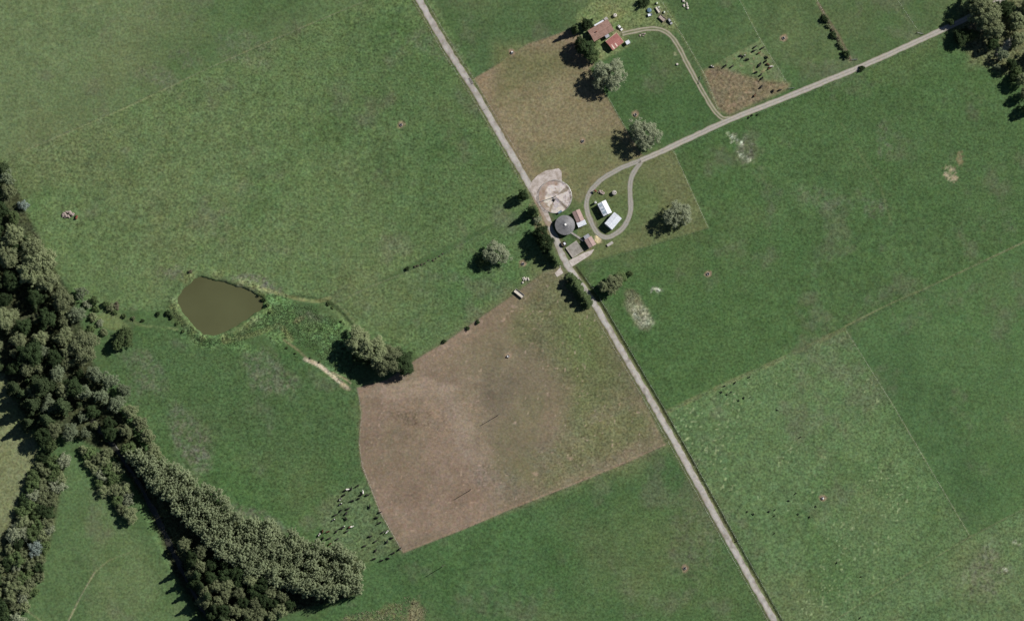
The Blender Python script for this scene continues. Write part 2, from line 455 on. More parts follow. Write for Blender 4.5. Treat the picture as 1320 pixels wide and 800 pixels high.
# clover and thistle specks in the pale paddock
F6 = [(862, 540), (930, 500), (1088, 432), (1245, 690), (1075, 795), (1005, 800)]
m6 = sstep(6, -6, near(PX, PY, F6, 10, poly_sd)) * sstep(0.80, 0.90, vn(PX, PY, 3.0, 81)) * sstep(0.42, 0.62, fbm(PX, PY, 60, 83, 3))
col += (np.array(S(138, 158, 116)) - col) * (m6 * 0.75)[:, None]
mB = sstep(2, -6, near(PX, PY, [(905, 92), (980, 52), (1016, 112), (940, 150)], 10, poly_sd)) * sstep(0.78, 0.90, vn(PX, PY, 3.4, 85))
col += (np.array(S(168, 146, 122)) - col) * (mB * 0.35)[:, None]
mBr = sstep(0, -8, near(PX, PY, BROWN, 10, poly_sd)) * sstep(0.90, 0.97, vn(PX, PY, 3.2, 87))
col += (np.array(S(176, 156, 138)) - col) * (mBr * 0.6)[:, None]
grn = sstep(1.05, 1.3, col[:, 1] / (col[:, 0] + 1e-6))
lum = col @ np.array([0.3, 0.6, 0.1])
col += (lum[:, None] - col) * (0.045 * grn)[:, None]
col *= (1 + 0.09 * grn)[:, None]
col[:, 0] *= 1 + 0.075 * grn
col[:, 2] *= 1 - 0.02 * grn
col = np.clip(col, 0.004, 0.8)
GZ = gz(PX, PY)
far = np.maximum(np.abs(GX) - 352, np.abs(GY) - 222)
GZ = GZ * sstep(200, 0, far)

# ------------------------------------------------------------------ materials
MATS = {}


def nodes_mat(name):
    m = bpy.data.materials.new(name)
    m.use_nodes = True
    nt = m.node_tree
    nt.nodes.clear()
    out = nt.nodes.new('ShaderNodeOutputMaterial')
    b = nt.nodes.new('ShaderNodeBsdfPrincipled')
    nt.links.new(b.outputs[0], out.inputs[0])
    MATS[name] = m
    return m, nt, b


def mixrgb(nt, f, a, b):
    n = nt.nodes.new('ShaderNodeMix')
    n.data_type = 'RGBA'
    for sock, v in ((n.inputs[0], f), (n.inputs[6], a), (n.inputs[7], b)):
        if isinstance(v, bpy.types.NodeSocket):
            nt.links.new(v, sock)
        elif isinstance(v, (int, float)):
            sock.default_value = v
        else:
            sock.default_value = (*v, 1)
    return n.outputs[2]


def noise(nt, scale, detail=3, rough=0.6, coord=None, lo=None, hi=None):
    n = nt.nodes.new('ShaderNodeTexNoise')
    n.inputs['Scale'].default_value = scale
    n.inputs['Detail'].default_value = detail
    n.inputs['Roughness'].default_value = rough
    if coord is not None:
        nt.links.new(coord, n.inputs['Vector'])
    o = n.outputs[0]
    if lo is not None:
        r = nt.nodes.new('ShaderNodeMapRange')
        r.inputs[1].default_value = lo
        r.inputs[2].default_value = hi
        nt.links.new(o, r.inputs[0])
        o = r.outputs[0]
    return o


def coords(nt, which='Object'):
    return nt.nodes.new('ShaderNodeTexCoord').outputs[which]


def add_bump(nt, b, h, strength, dist):
    n = nt.nodes.new('ShaderNodeBump')
    n.inputs['Strength'].default_value = strength
    n.inputs['Distance'].default_value = dist
    nt.links.new(h, n.inputs['Height'])
    nt.links.new(n.outputs[0], b.inputs['Normal'])


def surf(name, c, c2=None, scale=1.5, rough=0.8, metal=0.0, bump=0.0, lo=0.35, hi=0.7, spec=0.3):
    m, nt, b = nodes_mat(name)
    co = coords(nt)
    c2 = c2 or tuple(v * 0.72 for v in c)
    f = noise(nt, scale, 4, 0.65, co, lo, hi)
    nt.links.new(mixrgb(nt, f, c, c2), b.inputs['Base Color'])
    b.inputs['Roughness'].default_value = rough
    b.inputs['Metallic'].default_value = metal
    b.inputs['Specular IOR Level'].default_value = spec
    if bump:
        add_bump(nt, b, noise(nt, scale * 4, 3, 0.6, co), 0.5, bump)
    return m


def tone_mat(name, nscale, var, bump, rough=0.95, lightw=0.0):
    """colour attribute 'tone' carried by the sheet, broken up by fine noise"""
    m, nt, b = nodes_mat(name)
    at = nt.nodes.new('ShaderNodeAttribute')
    at.attribute_name = 'tone'
    co = coords(nt)
    f = noise(nt, nscale, 4, 0.75, co, 0.25, 0.75)
    sub = nt.nodes.new('ShaderNodeMath'); sub.operation = 'SUBTRACT'
    nt.links.new(f, sub.inputs[0]); sub.inputs[1].default_value = 0.5
    mm = nt.nodes.new('ShaderNodeMath'); mm.operation = 'MULTIPLY'
    nt.links.new(sub.outputs[0], mm.inputs[0]); nt.links.new(at.outputs['Alpha'], mm.inputs[1])
    a = nt.nodes.new('ShaderNodeMath'); a.operation = 'MULTIPLY_ADD'
    nt.links.new(mm.outputs[0], a.inputs[0]); a.inputs[1].default_value = var; a.inputs[2].default_value = 1.0
    mul = nt.nodes.new('ShaderNodeVectorMath')
    mul.operation = 'SCALE'
    nt.links.new(at.outputs['Color'], mul.inputs[0])
    nt.links.new(a.outputs[0], mul.inputs['Scale'])
    nc = nt.nodes.new('ShaderNodeTexNoise')
    nc.inputs['Scale'].default_value = nscale * 0.8; nc.inputs['Detail'].default_value = 2
    nt.links.new(co, nc.inputs['Vector'])
    hv = nt.nodes.new('ShaderNodeVectorMath'); hv.operation = 'MULTIPLY_ADD'
    nt.links.new(nc.outputs['Color'], hv.inputs[0])
    hv.inputs[1].default_value = (0.26, 0.12, 0.36); hv.inputs[2].default_value = (0.87, 0.94, 0.82)
    mv = nt.nodes.new('ShaderNodeVectorMath'); mv.operation = 'MULTIPLY'
    nt.links.new(mul.outputs[0], mv.inputs[0]); nt.links.new(hv.outputs[0], mv.inputs[1])
    nt.links.new(mv.outputs[0], b.inputs['Base Color'])
    b.inputs['Roughness'].default_value = rough
    b.inputs['Specular IOR Level'].default_value = 0.08
    if bump:
        add_bump(nt, b, noise(nt, nscale * 0.8, 3, 0.7, co), 0.6, bump)
    return m


tone_mat('pasture', 0.62, 9.5, 0.25)
tone_mat('gravel', 0.9, 3.2, 0.10)
surf('concrete', S(206, 198, 193), S(164, 154, 146), 0.5, 0.9, bump=0.02)
surf('concrete_pale', S(186, 182, 176), S(150, 146, 138), 0.8, 0.9)
surf('dirty_concrete', S(200, 191, 186), S(146, 134, 122), 0.35, 0.9, bump=0.02)
surf('grey_concrete', S(164, 160, 154), S(124, 120, 112), 0.35, 0.9)
surf('clay', S(150, 130, 112), S(112, 96, 78), 0.9, 0.95)
surf('white_iron', S(236, 240, 246), S(208, 216, 226), 0.5, 0.45, spec=0.4)
surf('grey_iron', S(176, 178, 186), S(140, 142, 150), 0.6, 0.5, spec=0.4)
surf('dome_iron', S(134, 134, 136), S(108, 107, 108), 0.5, 0.6, spec=0.3)
surf('rust_iron', S(172, 140, 128), S(138, 110, 98), 0.45, 0.75)
surf('pink_iron', S(182, 158, 152), S(156, 132, 126), 0.5, 0.75)
surf('red_iron', S(180, 124, 117), S(158, 102, 95), 0.5, 0.6)
surf('skylight', S(226, 204, 190), S(204, 176, 164), 0.8, 0.5)
surf('blue_skylight', S(178, 196, 206), S(150, 170, 184), 0.8, 0.4)
surf('weatherboard', S(222, 216, 204), S(196, 190, 178), 0.6, 0.7)
surf('cream_paint', S(206, 192, 160), S(184, 170, 140), 0.6, 0.7)
surf('dark_wood', S(92, 82, 70), S(66, 58, 48), 1.2, 0.85)
surf('grey_wood', S(168, 158, 142), S(130, 120, 106), 1.2, 0.9)
surf('white_paint', (0.78, 0.78, 0.76), (0.66, 0.66, 0.64), 1.0, 0.35, spec=0.5)
surf('black_rubber', (0.02, 0.02, 0.02), None, 2, 0.7)
surf('dark_steel', (0.06, 0.06, 0.065), (0.04, 0.035, 0.03), 2, 0.5)
surf('galvanised', (0.45, 0.46, 0.47), (0.34, 0.35, 0.36), 2, 0.45, 0.4)
surf('glass_dark', (0.02, 0.025, 0.03), None, 1, 0.08, spec=0.6)
surf('rust', (0.22, 0.07, 0.045), (0.13, 0.05, 0.03), 1.5, 0.8)
surf('red_paint', (0.35, 0.045, 0.035), (0.22, 0.03, 0.025), 1.5, 0.5)
surf('blue_paint', (0.12, 0.2, 0.28), None, 1.5, 0.5)
surf('stone', S(182, 168, 160), S(128, 116, 108), 0.9, 0.9, bump=0.03)
surf('limestone', S(214, 208, 198), S(180, 174, 162), 0.9, 0.9, bump=0.03)
surf('bark', (0.085, 0.07, 0.055), (0.05, 0.04, 0.03), 2, 0.95)
surf('pale_bark', (0.2, 0.185, 0.155), (0.12, 0.11, 0.09), 2, 0.95)
surf('hay_wrap', S(206, 214, 196), S(170, 180, 160), 1, 0.4)
surf('black_hide', (0.014, 0.013, 0.012), (0.022, 0.019, 0.017), 1.2, 0.75)
surf('brown_hide', (0.11, 0.055, 0.03), (0.07, 0.035, 0.02), 1.2, 0.8)
surf('pied_hide', (0.015, 0.014, 0.013), (0.62, 0.60, 0.56), 1.1, 0.8, lo=0.49, hi=0.51)
surf('white_hide', (0.66, 0.63, 0.58), (0.03, 0.028, 0.025), 0.8, 0.8, lo=0.60, hi=0.62)

m, nt, b = nodes_mat('pond_water')
co = coords(nt)
nt.links.new(mixrgb(nt, noise(nt, 0.03, 3, 0.5, co, 0.3, 0.7), S(92, 95, 66), S(82, 84, 57)), b.inputs['Base Color'])
b.inputs['Roughness'].default_value = 0.12
b.inputs['Specular IOR Level'].default_value = 0.3
add_bump(nt, b, noise(nt, 1.2, 2, 0.5, co), 0.05, 0.05)
m, nt, b = nodes_mat('stream_water')
co = coords(nt)
nt.links.new(mixrgb(nt, noise(nt, 0.2, 3, 0.6, co, 0.35, 0.65), (0.022, 0.024, 0.016), (0.05, 0.05, 0.036)), b.inputs['Base Color'])
b.inputs['Roughness'].default_value = 0.25


LEAF = 1.6


def leaf_mat(name, c1, c2, var=0.35):
    c1 = tuple(v * LEAF for v in c1); c2 = tuple(v * LEAF for v in c2)
    m, nt, b = nodes_mat(name)
    geo = nt.nodes.new('ShaderNodeNewGeometry')
    oi = nt.nodes.new('ShaderNodeObjectInfo')
    base = mixrgb(nt, geo.outputs['Random Per Island'], c1, c2)
    co = coords(nt)
    f = noise(nt, 0.45, 2, 0.5, co, 0.3, 0.7)
    base = mixrgb(nt, f, base, tuple(v * 0.8 for v in c1))
    r = nt.nodes.new('ShaderNodeMapRange')
    r.inputs[3].default_value = 1 - var
    r.inputs[4].default_value = 1 + var * 0.6
    nt.links.new(oi.outputs['Random'], r.inputs[0])
    mul = nt.nodes.new('ShaderNodeVectorMath')
    mul.operation = 'SCALE'
    nt.links.new(base, mul.inputs[0])
    nt.links.new(r.outputs[0], mul.inputs['Scale'])
    nt.links.new(mul.outputs[0], b.inputs['Base Color'])
    b.inputs['Roughness'].default_value = 0.8
    b.inputs['Specular IOR Level'].default_value = 0.15
    tl = nt.nodes.new('ShaderNodeBsdfTranslucent')
    nt.links.new(mul.outputs[0], tl.inputs['Color'])
    mx = nt.nodes.new('ShaderNodeMixShader')
    mx.inputs[0].default_value = 0.4
    nt.links.new(b.outputs[0], mx.inputs[1]); nt.links.new(tl.outputs[0], mx.inputs[2])
    nt.links.new(mx.outputs[0], [n for n in nt.nodes if n.type == 'OUTPUT_MATERIAL'][0].inputs[0])
    return m


leaf_mat('leaf_pale', (0.285, 0.315, 0.215), (0.185, 0.212, 0.130), 0.12)
leaf_mat('leaf_poplar', (0.285, 0.325, 0.198), (0.155, 0.190, 0.100), 0.12)
leaf_mat('leaf_olive', (0.222, 0.250, 0.138), (0.115, 0.145, 0.068), 0.3)
leaf_mat('leaf_dark', (0.055, 0.085, 0.035), (0.025, 0.045, 0.018), 0.3)
leaf_mat('leaf_conifer', (0.070, 0.098, 0.045), (0.032, 0.052, 0.022), 0.3)
leaf_mat('leaf_grey', (0.205, 0.245, 0.155), (0.12, 0.15, 0.085), 0.2)
leaf_mat('leaf_green', (0.130, 0.178, 0.075), (0.068, 0.105, 0.038), 0.3)
leaf_mat('leaf_blue', (0.25, 0.30, 0.27), (0.17, 0.215, 0.19), 0.05)
leaf_mat('leaf_lush', (0.105, 0.15, 0.07), (0.07, 0.105, 0.048), 0.1)
leaf_mat('leaf_cypress', (0.105, 0.145, 0.062), (0.05, 0.078, 0.03), 0.2)
leaf_mat('leaf_brown', (0.185, 0.170, 0.115), (0.115, 0.110, 0.070), 0.2)
leaf_mat('leaf_straw', (0.30, 0.275, 0.19), (0.20, 0.185, 0.115), 0.15)


# ------------------------------------------------------------------ builders
def link(o, parent=None):
    COL.objects.link(o)
    o.parent = parent
    return o


def tag(o, label, cat, group=None):
    o['label'] = label
    o['category'] = cat
    if group:
        o['group'] = group
    return o


def thing(name, label, cat, px, py, rot=0.0, group=None, dz=0.0, scale=1.0):
    o = bpy.data.objects.new(name, None)
    x, y = P(px, py)
    o.location = (x, y, float(gz(px, py)) + dz)
    o.rotation_euler = (0, 0, rot)
    o.scale = (scale,) * 3 if isinstance(scale, (int, float)) else scale
    COL.objects.link(o)
    return tag(o, label, cat, group)


def part(name, me, parent, loc=(0, 0, 0), rot=0.0, kind=None):
    o = bpy.data.objects.new(name, me)
    o.location = loc
    o.rotation_euler = (0, 0, rot)
    if kind:
        o['kind'] = kind
    return link(o, parent)


def mesh_np(name, v, f, mat, smooth=False, tone=None):
    """v (n,3); f (m,4) or (m,3) arrays"""
    me = bpy.data.meshes.new(name)
    v = np.ascontiguousarray(v, np.float32); f = np.ascontiguousarray(f, np.int32)
    k = f.shape[1]
    me.vertices.add(len(v)); me.vertices.foreach_set('co', v.ravel())
    me.loops.add(f.size); me.loops.foreach_set('vertex_index', f.ravel())
    me.polygons.add(len(f))
    me.polygons.foreach_set('loop_start', np.arange(0, f.size, k, dtype=np.int32))
    me.polygons.foreach_set('loop_total', np.full(len(f), k, np.int32))
    if smooth:
        me.polygons.foreach_set('use_smooth', np.ones(len(f), bool))
    me.update(calc_edges=True)
    if tone is not None:
        a = me.color_attributes.new('tone', 'FLOAT_COLOR', 'POINT')
        c = np.full((len(v), 4), 0.12, np.float32); c[:, :tone.shape[1]] = tone
        a.data.foreach_set('color', c.ravel())
    me.materials.append(MATS[mat])
    return me


class MB:
    def __init__(s):
        s.v = []; s.f = []

    def add(s, vs, fs):
        o = len(s.v)
        s.v += [tuple(p) for p in vs]
        s.f += [tuple(i + o for i in f) for f in fs]
        return s

    def box(s, c, d, rz=0.0, ry=0.0, rx=0.0):
        m = Matrix.Rotation(rz, 3, 'Z') @ Matrix.Rotation(ry, 3, 'Y') @ Matrix.Rotation(rx, 3, 'X')
        vs = [Vector(c) + m @ Vector((x * d[0] / 2, y * d[1] / 2, z * d[2] / 2)) for z in (-1, 1) for x, y in ((-1, -1), (1, -1), (1, 1), (-1, 1))]
        return s.add(vs, [(3, 2, 1, 0), (4, 5, 6, 7), (0, 1, 5, 4), (1, 2, 6, 5), (2, 3, 7, 6), (3, 0, 4, 7)])

    def tube(s, p0, p1, r0, r1=None, n=8, caps=True):
        r1 = r0 if r1 is None else r1
        p0 = Vector(p0); p1 = Vector(p1)
        q = (p1 - p0).to_track_quat('Z', 'Y')
        vs = [p + q @ Vector((r * math.cos(2 * math.pi * k / n), r * math.sin(2 * math.pi * k / n), 0)) for p, r in ((p0, r0), (p1, r1)) for k in range(n)]
        fs = [(k, (k + 1) % n, n + (k + 1) % n, n + k) for k in range(n)]
        if caps:
            fs += [tuple(reversed(range(n))), tuple(range(n, 2 * n))]
        return s.add(vs, fs)

    def lathe(s, prof, n=24, c=(0, 0, 0)):
        vs = [(c[0] + r * math.cos(2 * math.pi * k / n), c[1] + r * math.sin(2 * math.pi * k / n), c[2] + z) for r, z in prof for k in range(n)]
        fs = [(j * n + k, j * n + (k + 1) % n, (j + 1) * n + (k + 1) % n, (j + 1) * n + k) for j in range(len(prof) - 1) for k in range(n)]
        return s.add(vs, fs)

    def prism(s, pts, z0, z1):
        n = len(pts)
        a = sum(pts[i][0] * pts[(i + 1) % n][1] - pts[(i + 1) % n][0] * pts[i][1] for i in range(n))
        if a < 0:
            pts = pts[::-1]
        vs = [(*p, z0) for p in pts] + [(*p, z1) for p in pts]
        return s.add(vs, [tuple(reversed(range(n))), tuple(range(n, 2 * n))] + [(k, (k + 1) % n, n + (k + 1) % n, n + k) for k in range(n)])

    def mesh(s, name, mat, smooth=False):
        me = bpy.data.meshes.new(name)
        me.from_pydata(s.v, [], s.f)
        me.materials.append(MATS[mat])
        if smooth:
            me.polygons.foreach_set('use_smooth', [True] * len(me.polygons))
        me.update()
        return me

    def part(s, name, mat, parent, loc=(0, 0, 0), rot=0.0, smooth=False, kind=None):
        return part(name, s.mesh(name, mat, smooth), parent, loc, rot, kind)


def struct(name, me, loc=(0, 0, 0)):
    o = part(name, me, None, loc)
    o['kind'] = 'structure'
    return o


# ------------------------------------------------------------------ ground, water, lanes
nx, ny = len(xs), len(ys)
ii = (np.arange(ny - 1)[:, None] * nx + np.arange(nx - 1)[None, :]).ravel()
quads = np.stack([ii, ii + 1, ii + nx + 1, ii + nx], 1)
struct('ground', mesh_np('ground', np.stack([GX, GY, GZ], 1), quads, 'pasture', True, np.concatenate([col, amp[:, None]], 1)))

water = MB()
wp = [P(*p) for p in smooth_line([tuple(np.array([284, 395]) + (np.array(p) - np.array([284, 395]))  * 1.10) for p in POND + [POND[0]]], 3)[:-1]]
water.prism(wp, -1.6, -0.55)
struct('pond', water.mesh('pond', 'pond_water'))


def strip(name, pts, half, mat, profile, dz=0.06, jag=0.25, cross=7, seed=1, step=2.0, taper=None):
    """a lane: a sheet that follows the ground; profile(u, x, y) gives its colour, u = -1..1 across"""
    pts = np.array(pts, float)
    seg = np.hypot(*np.diff(pts, axis=0).T)
    s = np.concatenate([[0], np.cumsum(seg)])
    n = max(3, int(s[-1] / step))
    t = np.linspace(0, s[-1], n)
    x = np.interp(t, s, pts[:, 0]); y = np.interp(t, s, pts[:, 1])
    tx = np.gradient(x); ty = np.gradient(y)
    l = np.hypot(tx, ty); nxv = -ty / l; nyv = tx / l
    QX = []; QY = []; UU = []
    for j in range(n):
        h0 = half + (vn(t[j], 3, 7, seed) - 0.5) * 2 * jag * half + (vn(t[j], 9, 2.5, seed + 1) - 0.5) * jag * half
        h1 = half + (vn(t[j], 60, 7, seed) - 0.5) * 2 * jag * half + (vn(t[j], 90, 2.5, seed + 1) - 0.5) * jag * half
        for k in range(cross):
            u = -1 + 2 * k / (cross - 1)
            h = h0 if u < 0 else h1
            QX.append(x[j] + nxv[j] * u * h); QY.append(y[j] + nyv[j] * u * h); UU.append(u)
    Z = gz(np.array(QX), np.array(QY)) + dz * np.where(np.abs(UU) < 0.99, 1, 0.3)
    V = [(*P(a, b), c) for a, b, c in zip(QX, QY, Z)]
    T = [profile(u, a, b) for u, a, b in zip(UU, QX, QY)]
    ii = (np.arange(n - 1)[:, None] * cross + np.arange(cross - 1)[None, :]).ravel()
    me = mesh_np(name, np.array(V), np.stack([ii, ii + 1, ii + cross + 1, ii + cross], 1), mat, True, np.clip(np.array(T), 0.005, 0.8))
    return struct(name, me)


def lerp(a, b, t):
    return tuple(p + (q - p) * t for p, q in zip(a, b))


def prof_main(u, x, y):
    g = float(vn(x, y, 4, 91)); l = float(vn(x, y, 18, 92))
    c = S(180, 177, 172)
    if y > 330:
        c = lerp(c, S(188, 185, 178), 0.7)
    c = lerp(c, S(138, 132, 124), max(0, g - 0.5) * 1.8)
    r_ = float(vn(x * 0.5 + y * 0.85, u * 9, 9, 97))
    c = lerp(c, S(142, 136, 128), max(0, 1 - abs(abs(u) - 0.42) * 6) * 0.35 + max(0, r_ - 0.55) * 1.2)
    c = lerp(c, S(186, 182, 176), max(0, l - 0.5))
    e = max(0, abs(u) - 0.62) / 0.38
    c = lerp(c, S(120, 112, 88), e * (0.4 + 0.6 * g))
    if 252 < y < 292:
        c = lerp(c, S(150, 130, 108), 0.75)
    return c


def prof_track(u, x, y):
    g = float(vn(x, y, 5, 93)); l = float(vn(x, y, 30, 94))
    c = S(174, 169, 160)
    w = abs(abs(u) - 0.45)
    c = lerp(c, S(144, 141, 132), min(1, max(0, (w - 0.18) * 4)) * (0.55 + 0.45 * g))
    e = max(0, abs(u) - 0.7) / 0.3
    return lerp(c, S(108, 112, 80), e * 0.8)


def prof_drive(u, x, y):
    g = float(vn(x, y, 5, 95))
    c = S(166, 161, 144)
    w = abs(abs(u) - 0.55)
    c = lerp(c, S(170, 164, 146), 0.0 if u > 0 else 0.35)
    c = lerp(c, S(108, 114, 84), min(1, max(0, (w - 0.12) * 6)) * (0.6 + 0.4 * g))
    return lerp(c, S(102, 110, 76), max(0, abs(u) - 0.75) * 3)


def prof_loop(u, x, y):
    g = float(vn(x, y, 5, 96))
    c = S(158, 155, 147)
    w = abs(abs(u) - 0.45)
    c = lerp(c, S(136, 135, 124), min(1, max(0, (w - 0.2) * 4)) * (0.4 + 0.6 * g))
    return lerp(c, S(104, 110, 80), max(0, abs(u) - 0.72) * 3)


def prof_dark(u, x, y):
    return (0.03, 0.028, 0.02)


strip('gravel_road', MAIN, 4.2, 'gravel', prof_main, 0.10, 0.16, 9, 3)
TRACK = smooth_line([(826, 207), (862, 191), (940, 155), (1010, 127), (1110, 86), (1170, 59), (1216, 38), (1250, 22), (1290, 0), (1330, -25)], 4)
strip('farm_track', TRACK, 3.9, 'gravel', prof_track, 0.08, 0.12, 11, 13)
strip('driveway', smooth_line([(802, 44), (815, 41), (838, 37), (856, 40), (871, 54), (890, 90), (908, 122), (920, 142), (932, 153), (948, 152)], 5), 3.4, 'gravel',
      prof_drive, 0.06, 0.14, 11, 17)
strip('loop_track', smooth_line([(826, 207), (800, 217), (776, 231), (760, 248), (756, 266), (761, 284), (770, 300), (782, 306), (797, 299), (808, 286),
                                 (813, 268), (812, 246), (815, 226), (827, 208)], 5), 3.4, 'gravel', prof_loop, 0.04, 0.14, 9, 19)
strip('stream', STREAM, 3.4, 'stream_water', prof_dark, 0.35, 0.4, 5, 23)


def slab(name, pts, z0, z1, mat):
    mb = MB().prism([P(*p) for p in pts], z0, z1)
    return struct(name, mb.mesh(name, mat))


slab('dairy_yard', [(682, 242), (686, 233), (693, 226), (703, 220), (712, 218.5), (720, 217), (724, 221), (724, 233), (718, 240), (704, 250), (702, 262), (712, 288),
                    (705, 284), (697, 268), (688, 254)], -0.3, 0.14, 'dirty_concrete')
slab('pavement', [(719, 338), (726, 352), (718, 357), (715, 352), (722, 345), (722.5, 343)], -0.3, 0.16, 'concrete')
slab('pavement', [(733, 336), (752, 326), (766, 321), (762, 328), (748, 337), (737, 344)], -0.3, 0.17, 'concrete')

# ------------------------------------------------------------------ buildings
H2 = math.pi / 2


def gable(name, label, cat, c, L, W, rot, eave, ridge, roof, wall, over=0.35, ribs=0.75, doors=(), windows=(), lights=(), cap=None):
    """c = roof centre in the photo; long axis along local x"""
    t = thing(name, label, cat, *under(c[0], c[1], eave), rot)
    w = MB()
    l, ww = L / 2 - over, W / 2 - over
    zr = ridge - 0.12 - (ridge - eave) * over / (W / 2) * 0
    pr = [(-ww, -0.4), (ww, -0.4), (ww, eave - 0.05), (0, zr - 0.05), (-ww, eave - 0.05)]
    vs = [(-l, y, z) for y, z in pr] + [(l, y, z) for y, z in pr]
    w.add(vs, [(4, 3, 2, 1, 0), (5, 6, 7, 8, 9)] + [(k, (k + 1) % 5, 5 + (k + 1) % 5, 5 + k) for k in range(5)])
    w.part('wall', wall, t)
    r = MB()
    sl = math.atan2(ridge - eave, W / 2)
    sw = math.hypot(W / 2, ridge - eave)
    for sgn in (-1, 1):
        cy, cz = sgn * W / 4, (eave + ridge) / 2 + 0.06
        r.box((0, cy, cz), (L, sw, 0.08), 0, 0, -sgn * sl)
        n = int(L / ribs)
        for k in range(n + 1):
            r.box((-L / 2 + 0.06 + (L - 0.12) * k / n, cy, cz + 0.065), (0.07, sw - 0.02, 0.06), 0, 0, -sgn * sl)
    ro = r.part('roof', roof, t)
    MB().box((0, 0, ridge + 0.14), (L + 0.1, 0.45, 0.07)).part('ridge_cap', cap or roof, ro)
    for x, sgn, lw, frac, mat in lights:                    # skylight sheets lying on the roof
        f0, f1 = frac
        yc = sgn * W / 2 * (1 - (f0 + f1) / 2)
        zc = eave + (ridge - eave) * (f0 + f1) / 2 + 0.17
        MB().box((x, yc, zc), (lw, sw * (f1 - f0), 0.05), 0, 0, -sgn * sl).part('skylight', mat, ro)
    for x, sgn, dw, dh, mat in doors:
        d = MB().box((x, sgn * (ww + 0.04), dh / 2), (dw, 0.08, dh)).part('door', mat, t)
        MB().box((x + dw * 0.4, sgn * (ww + 0.11), min(1.05, dh / 2)), (0.12, 0.06, 0.06)).part('handle', 'dark_steel', d)
    for x, sgn, w_, h_, z in windows:
        wi = MB().box((x, sgn * (ww + 0.03), z), (w_ + 0.2, 0.06, h_ + 0.2)).part('window', 'white_paint', t)
        MB().box((x, sgn * (ww + 0.07), z), (w_, 0.04, h_)).part('pane', 'glass_dark', wi)
    return t


def leanto(t, c0, L, W, z_hi, z_lo, axis_sign, mat, wall='grey_wood', name='lean_to'):
    """monopitch annex beyond the gable end at local x = c0, falling away along x"""
    x0, x1 = c0, c0 + axis_sign * W
    w = MB()
    o = axis_sign * 0.05
    vs = [(x0 + o, -L / 2 + 0.2, -0.3), (x1 - o * 5, -L / 2 + 0.2, -0.3), (x1 - o * 5, L / 2 - 0.2, -0.3), (x0 + o, L / 2 - 0.2, -0.3),
          (x0 + o, -L / 2 + 0.2, z_hi - 0.1), (x1 - o * 5, -L / 2 + 0.2, z_lo - 0.1), (x1 - o * 5, L / 2 - 0.2, z_lo - 0.1), (x0 + o, L / 2 - 0.2, z_hi - 0.1)]
    w.add(vs, [(3, 2, 1, 0), (4, 5, 6, 7), (0, 1, 5, 4), (1, 2, 6, 5), (2, 3, 7, 6), (3, 0, 4, 7)])
    a = w.part(name, wall, t)
    r = MB()
    ang = math.atan2(z_hi - z_lo, W) * axis_sign
    ln = math.hypot(W, z_hi - z_lo)
    r.box(((x0 + x1) / 2, 0, (z_hi + z_lo) / 2), (ln, L, 0.08), 0, ang)
    for k in range(int(L / 0.75) + 1):
        r.box(((x0 + x1) / 2, -L / 2 + 0.1 + k * 0.75, (z_hi + z_lo) / 2 + 0.07), (ln - 0.02, 0.07, 0.06), 0, ang)
    r.part('roof', mat, a)
    return a


house = gable('farmhouse', 'farmhouse with rust brown iron roof and white verandah among garden trees', 'house', (774.4, 39.4), 15.2, 8.6, math.radians(31), 2.7, 4.3,
              'rust_iron', 'weatherboard', 0.45, 0.75, doors=[(1.0, 1, 1.0, 2.1, 'dark_wood'), (-2.5, -1, 1.0, 2.1, 'dark_wood')],
              windows=[(-4.5, 1, 1.8, 1.2, 1.5), (4.0, 1, 1.8, 1.2, 1.5), (-5, -1, 1.6, 1.2, 1.5), (1.0, -1, 1.6, 1.2, 1.5)])
va = MB().box((1.6, 4.75, 2.55), (7.0, 1.15, 0.07), 0, 0, -0.1).part('verandah', 'white_iron', house)
for k in range(4):
    MB().tube((-1.7 + k * 2.2, 5.15, -0.3), (-1.7 + k * 2.2, 5.15, 2.5), 0.06, n=6).part('post', 'white_paint', va)
MB().box((7.0, 4.9, 1.1), (2.2, 1.8, 2.9)).box((7.0, 4.9, 2.6), (2.4, 2.0, 0.08)).part('porch', 'concrete_pale', house)
MB().box((1.8, -5.1, 1.0), (2.6, 2.2, 3.1)).box((1.8, -5.1, 2.6), (2.8, 2.4, 0.1)).part('back_porch', 'grey_iron', house)
MB().box((-3.2, 0.5, 4.6), (0.7, 0.7, 1.4)).part('chimney', 'rust', house)

garage = gable('garage', 'garage with salmon red iron roof and pale skylights beside the farmhouse', 'garage', (792.4, 54), 9.2, 7.6, math.radians(39), 2.6, 3.5,
               'red_iron', 'cream_paint', 0.3, 0.75, doors=[(2.0, -1, 3.2, 2.2, 'dark_wood')], windows=[(-2.5, -1, 1.2, 0.9, 1.5)],
               lights=[(-3.1, -1, 1.0, (0.06, 0.8), 'skylight'), (-0.6, -1, 0.9, (0.1, 0.75), 'skylight'), (-2.9, -1, 0.8, (0.85, 0.97), 'skylight')])
MB().box((0, 3.98, 2.62), (9.3, 0.32, 0.14)).part('gutter', 'cream_paint', garage)
MB().box((4.78, 0, 2.62), (0.22, 7.4, 0.14)).part('fascia', 'cream_paint', garage)

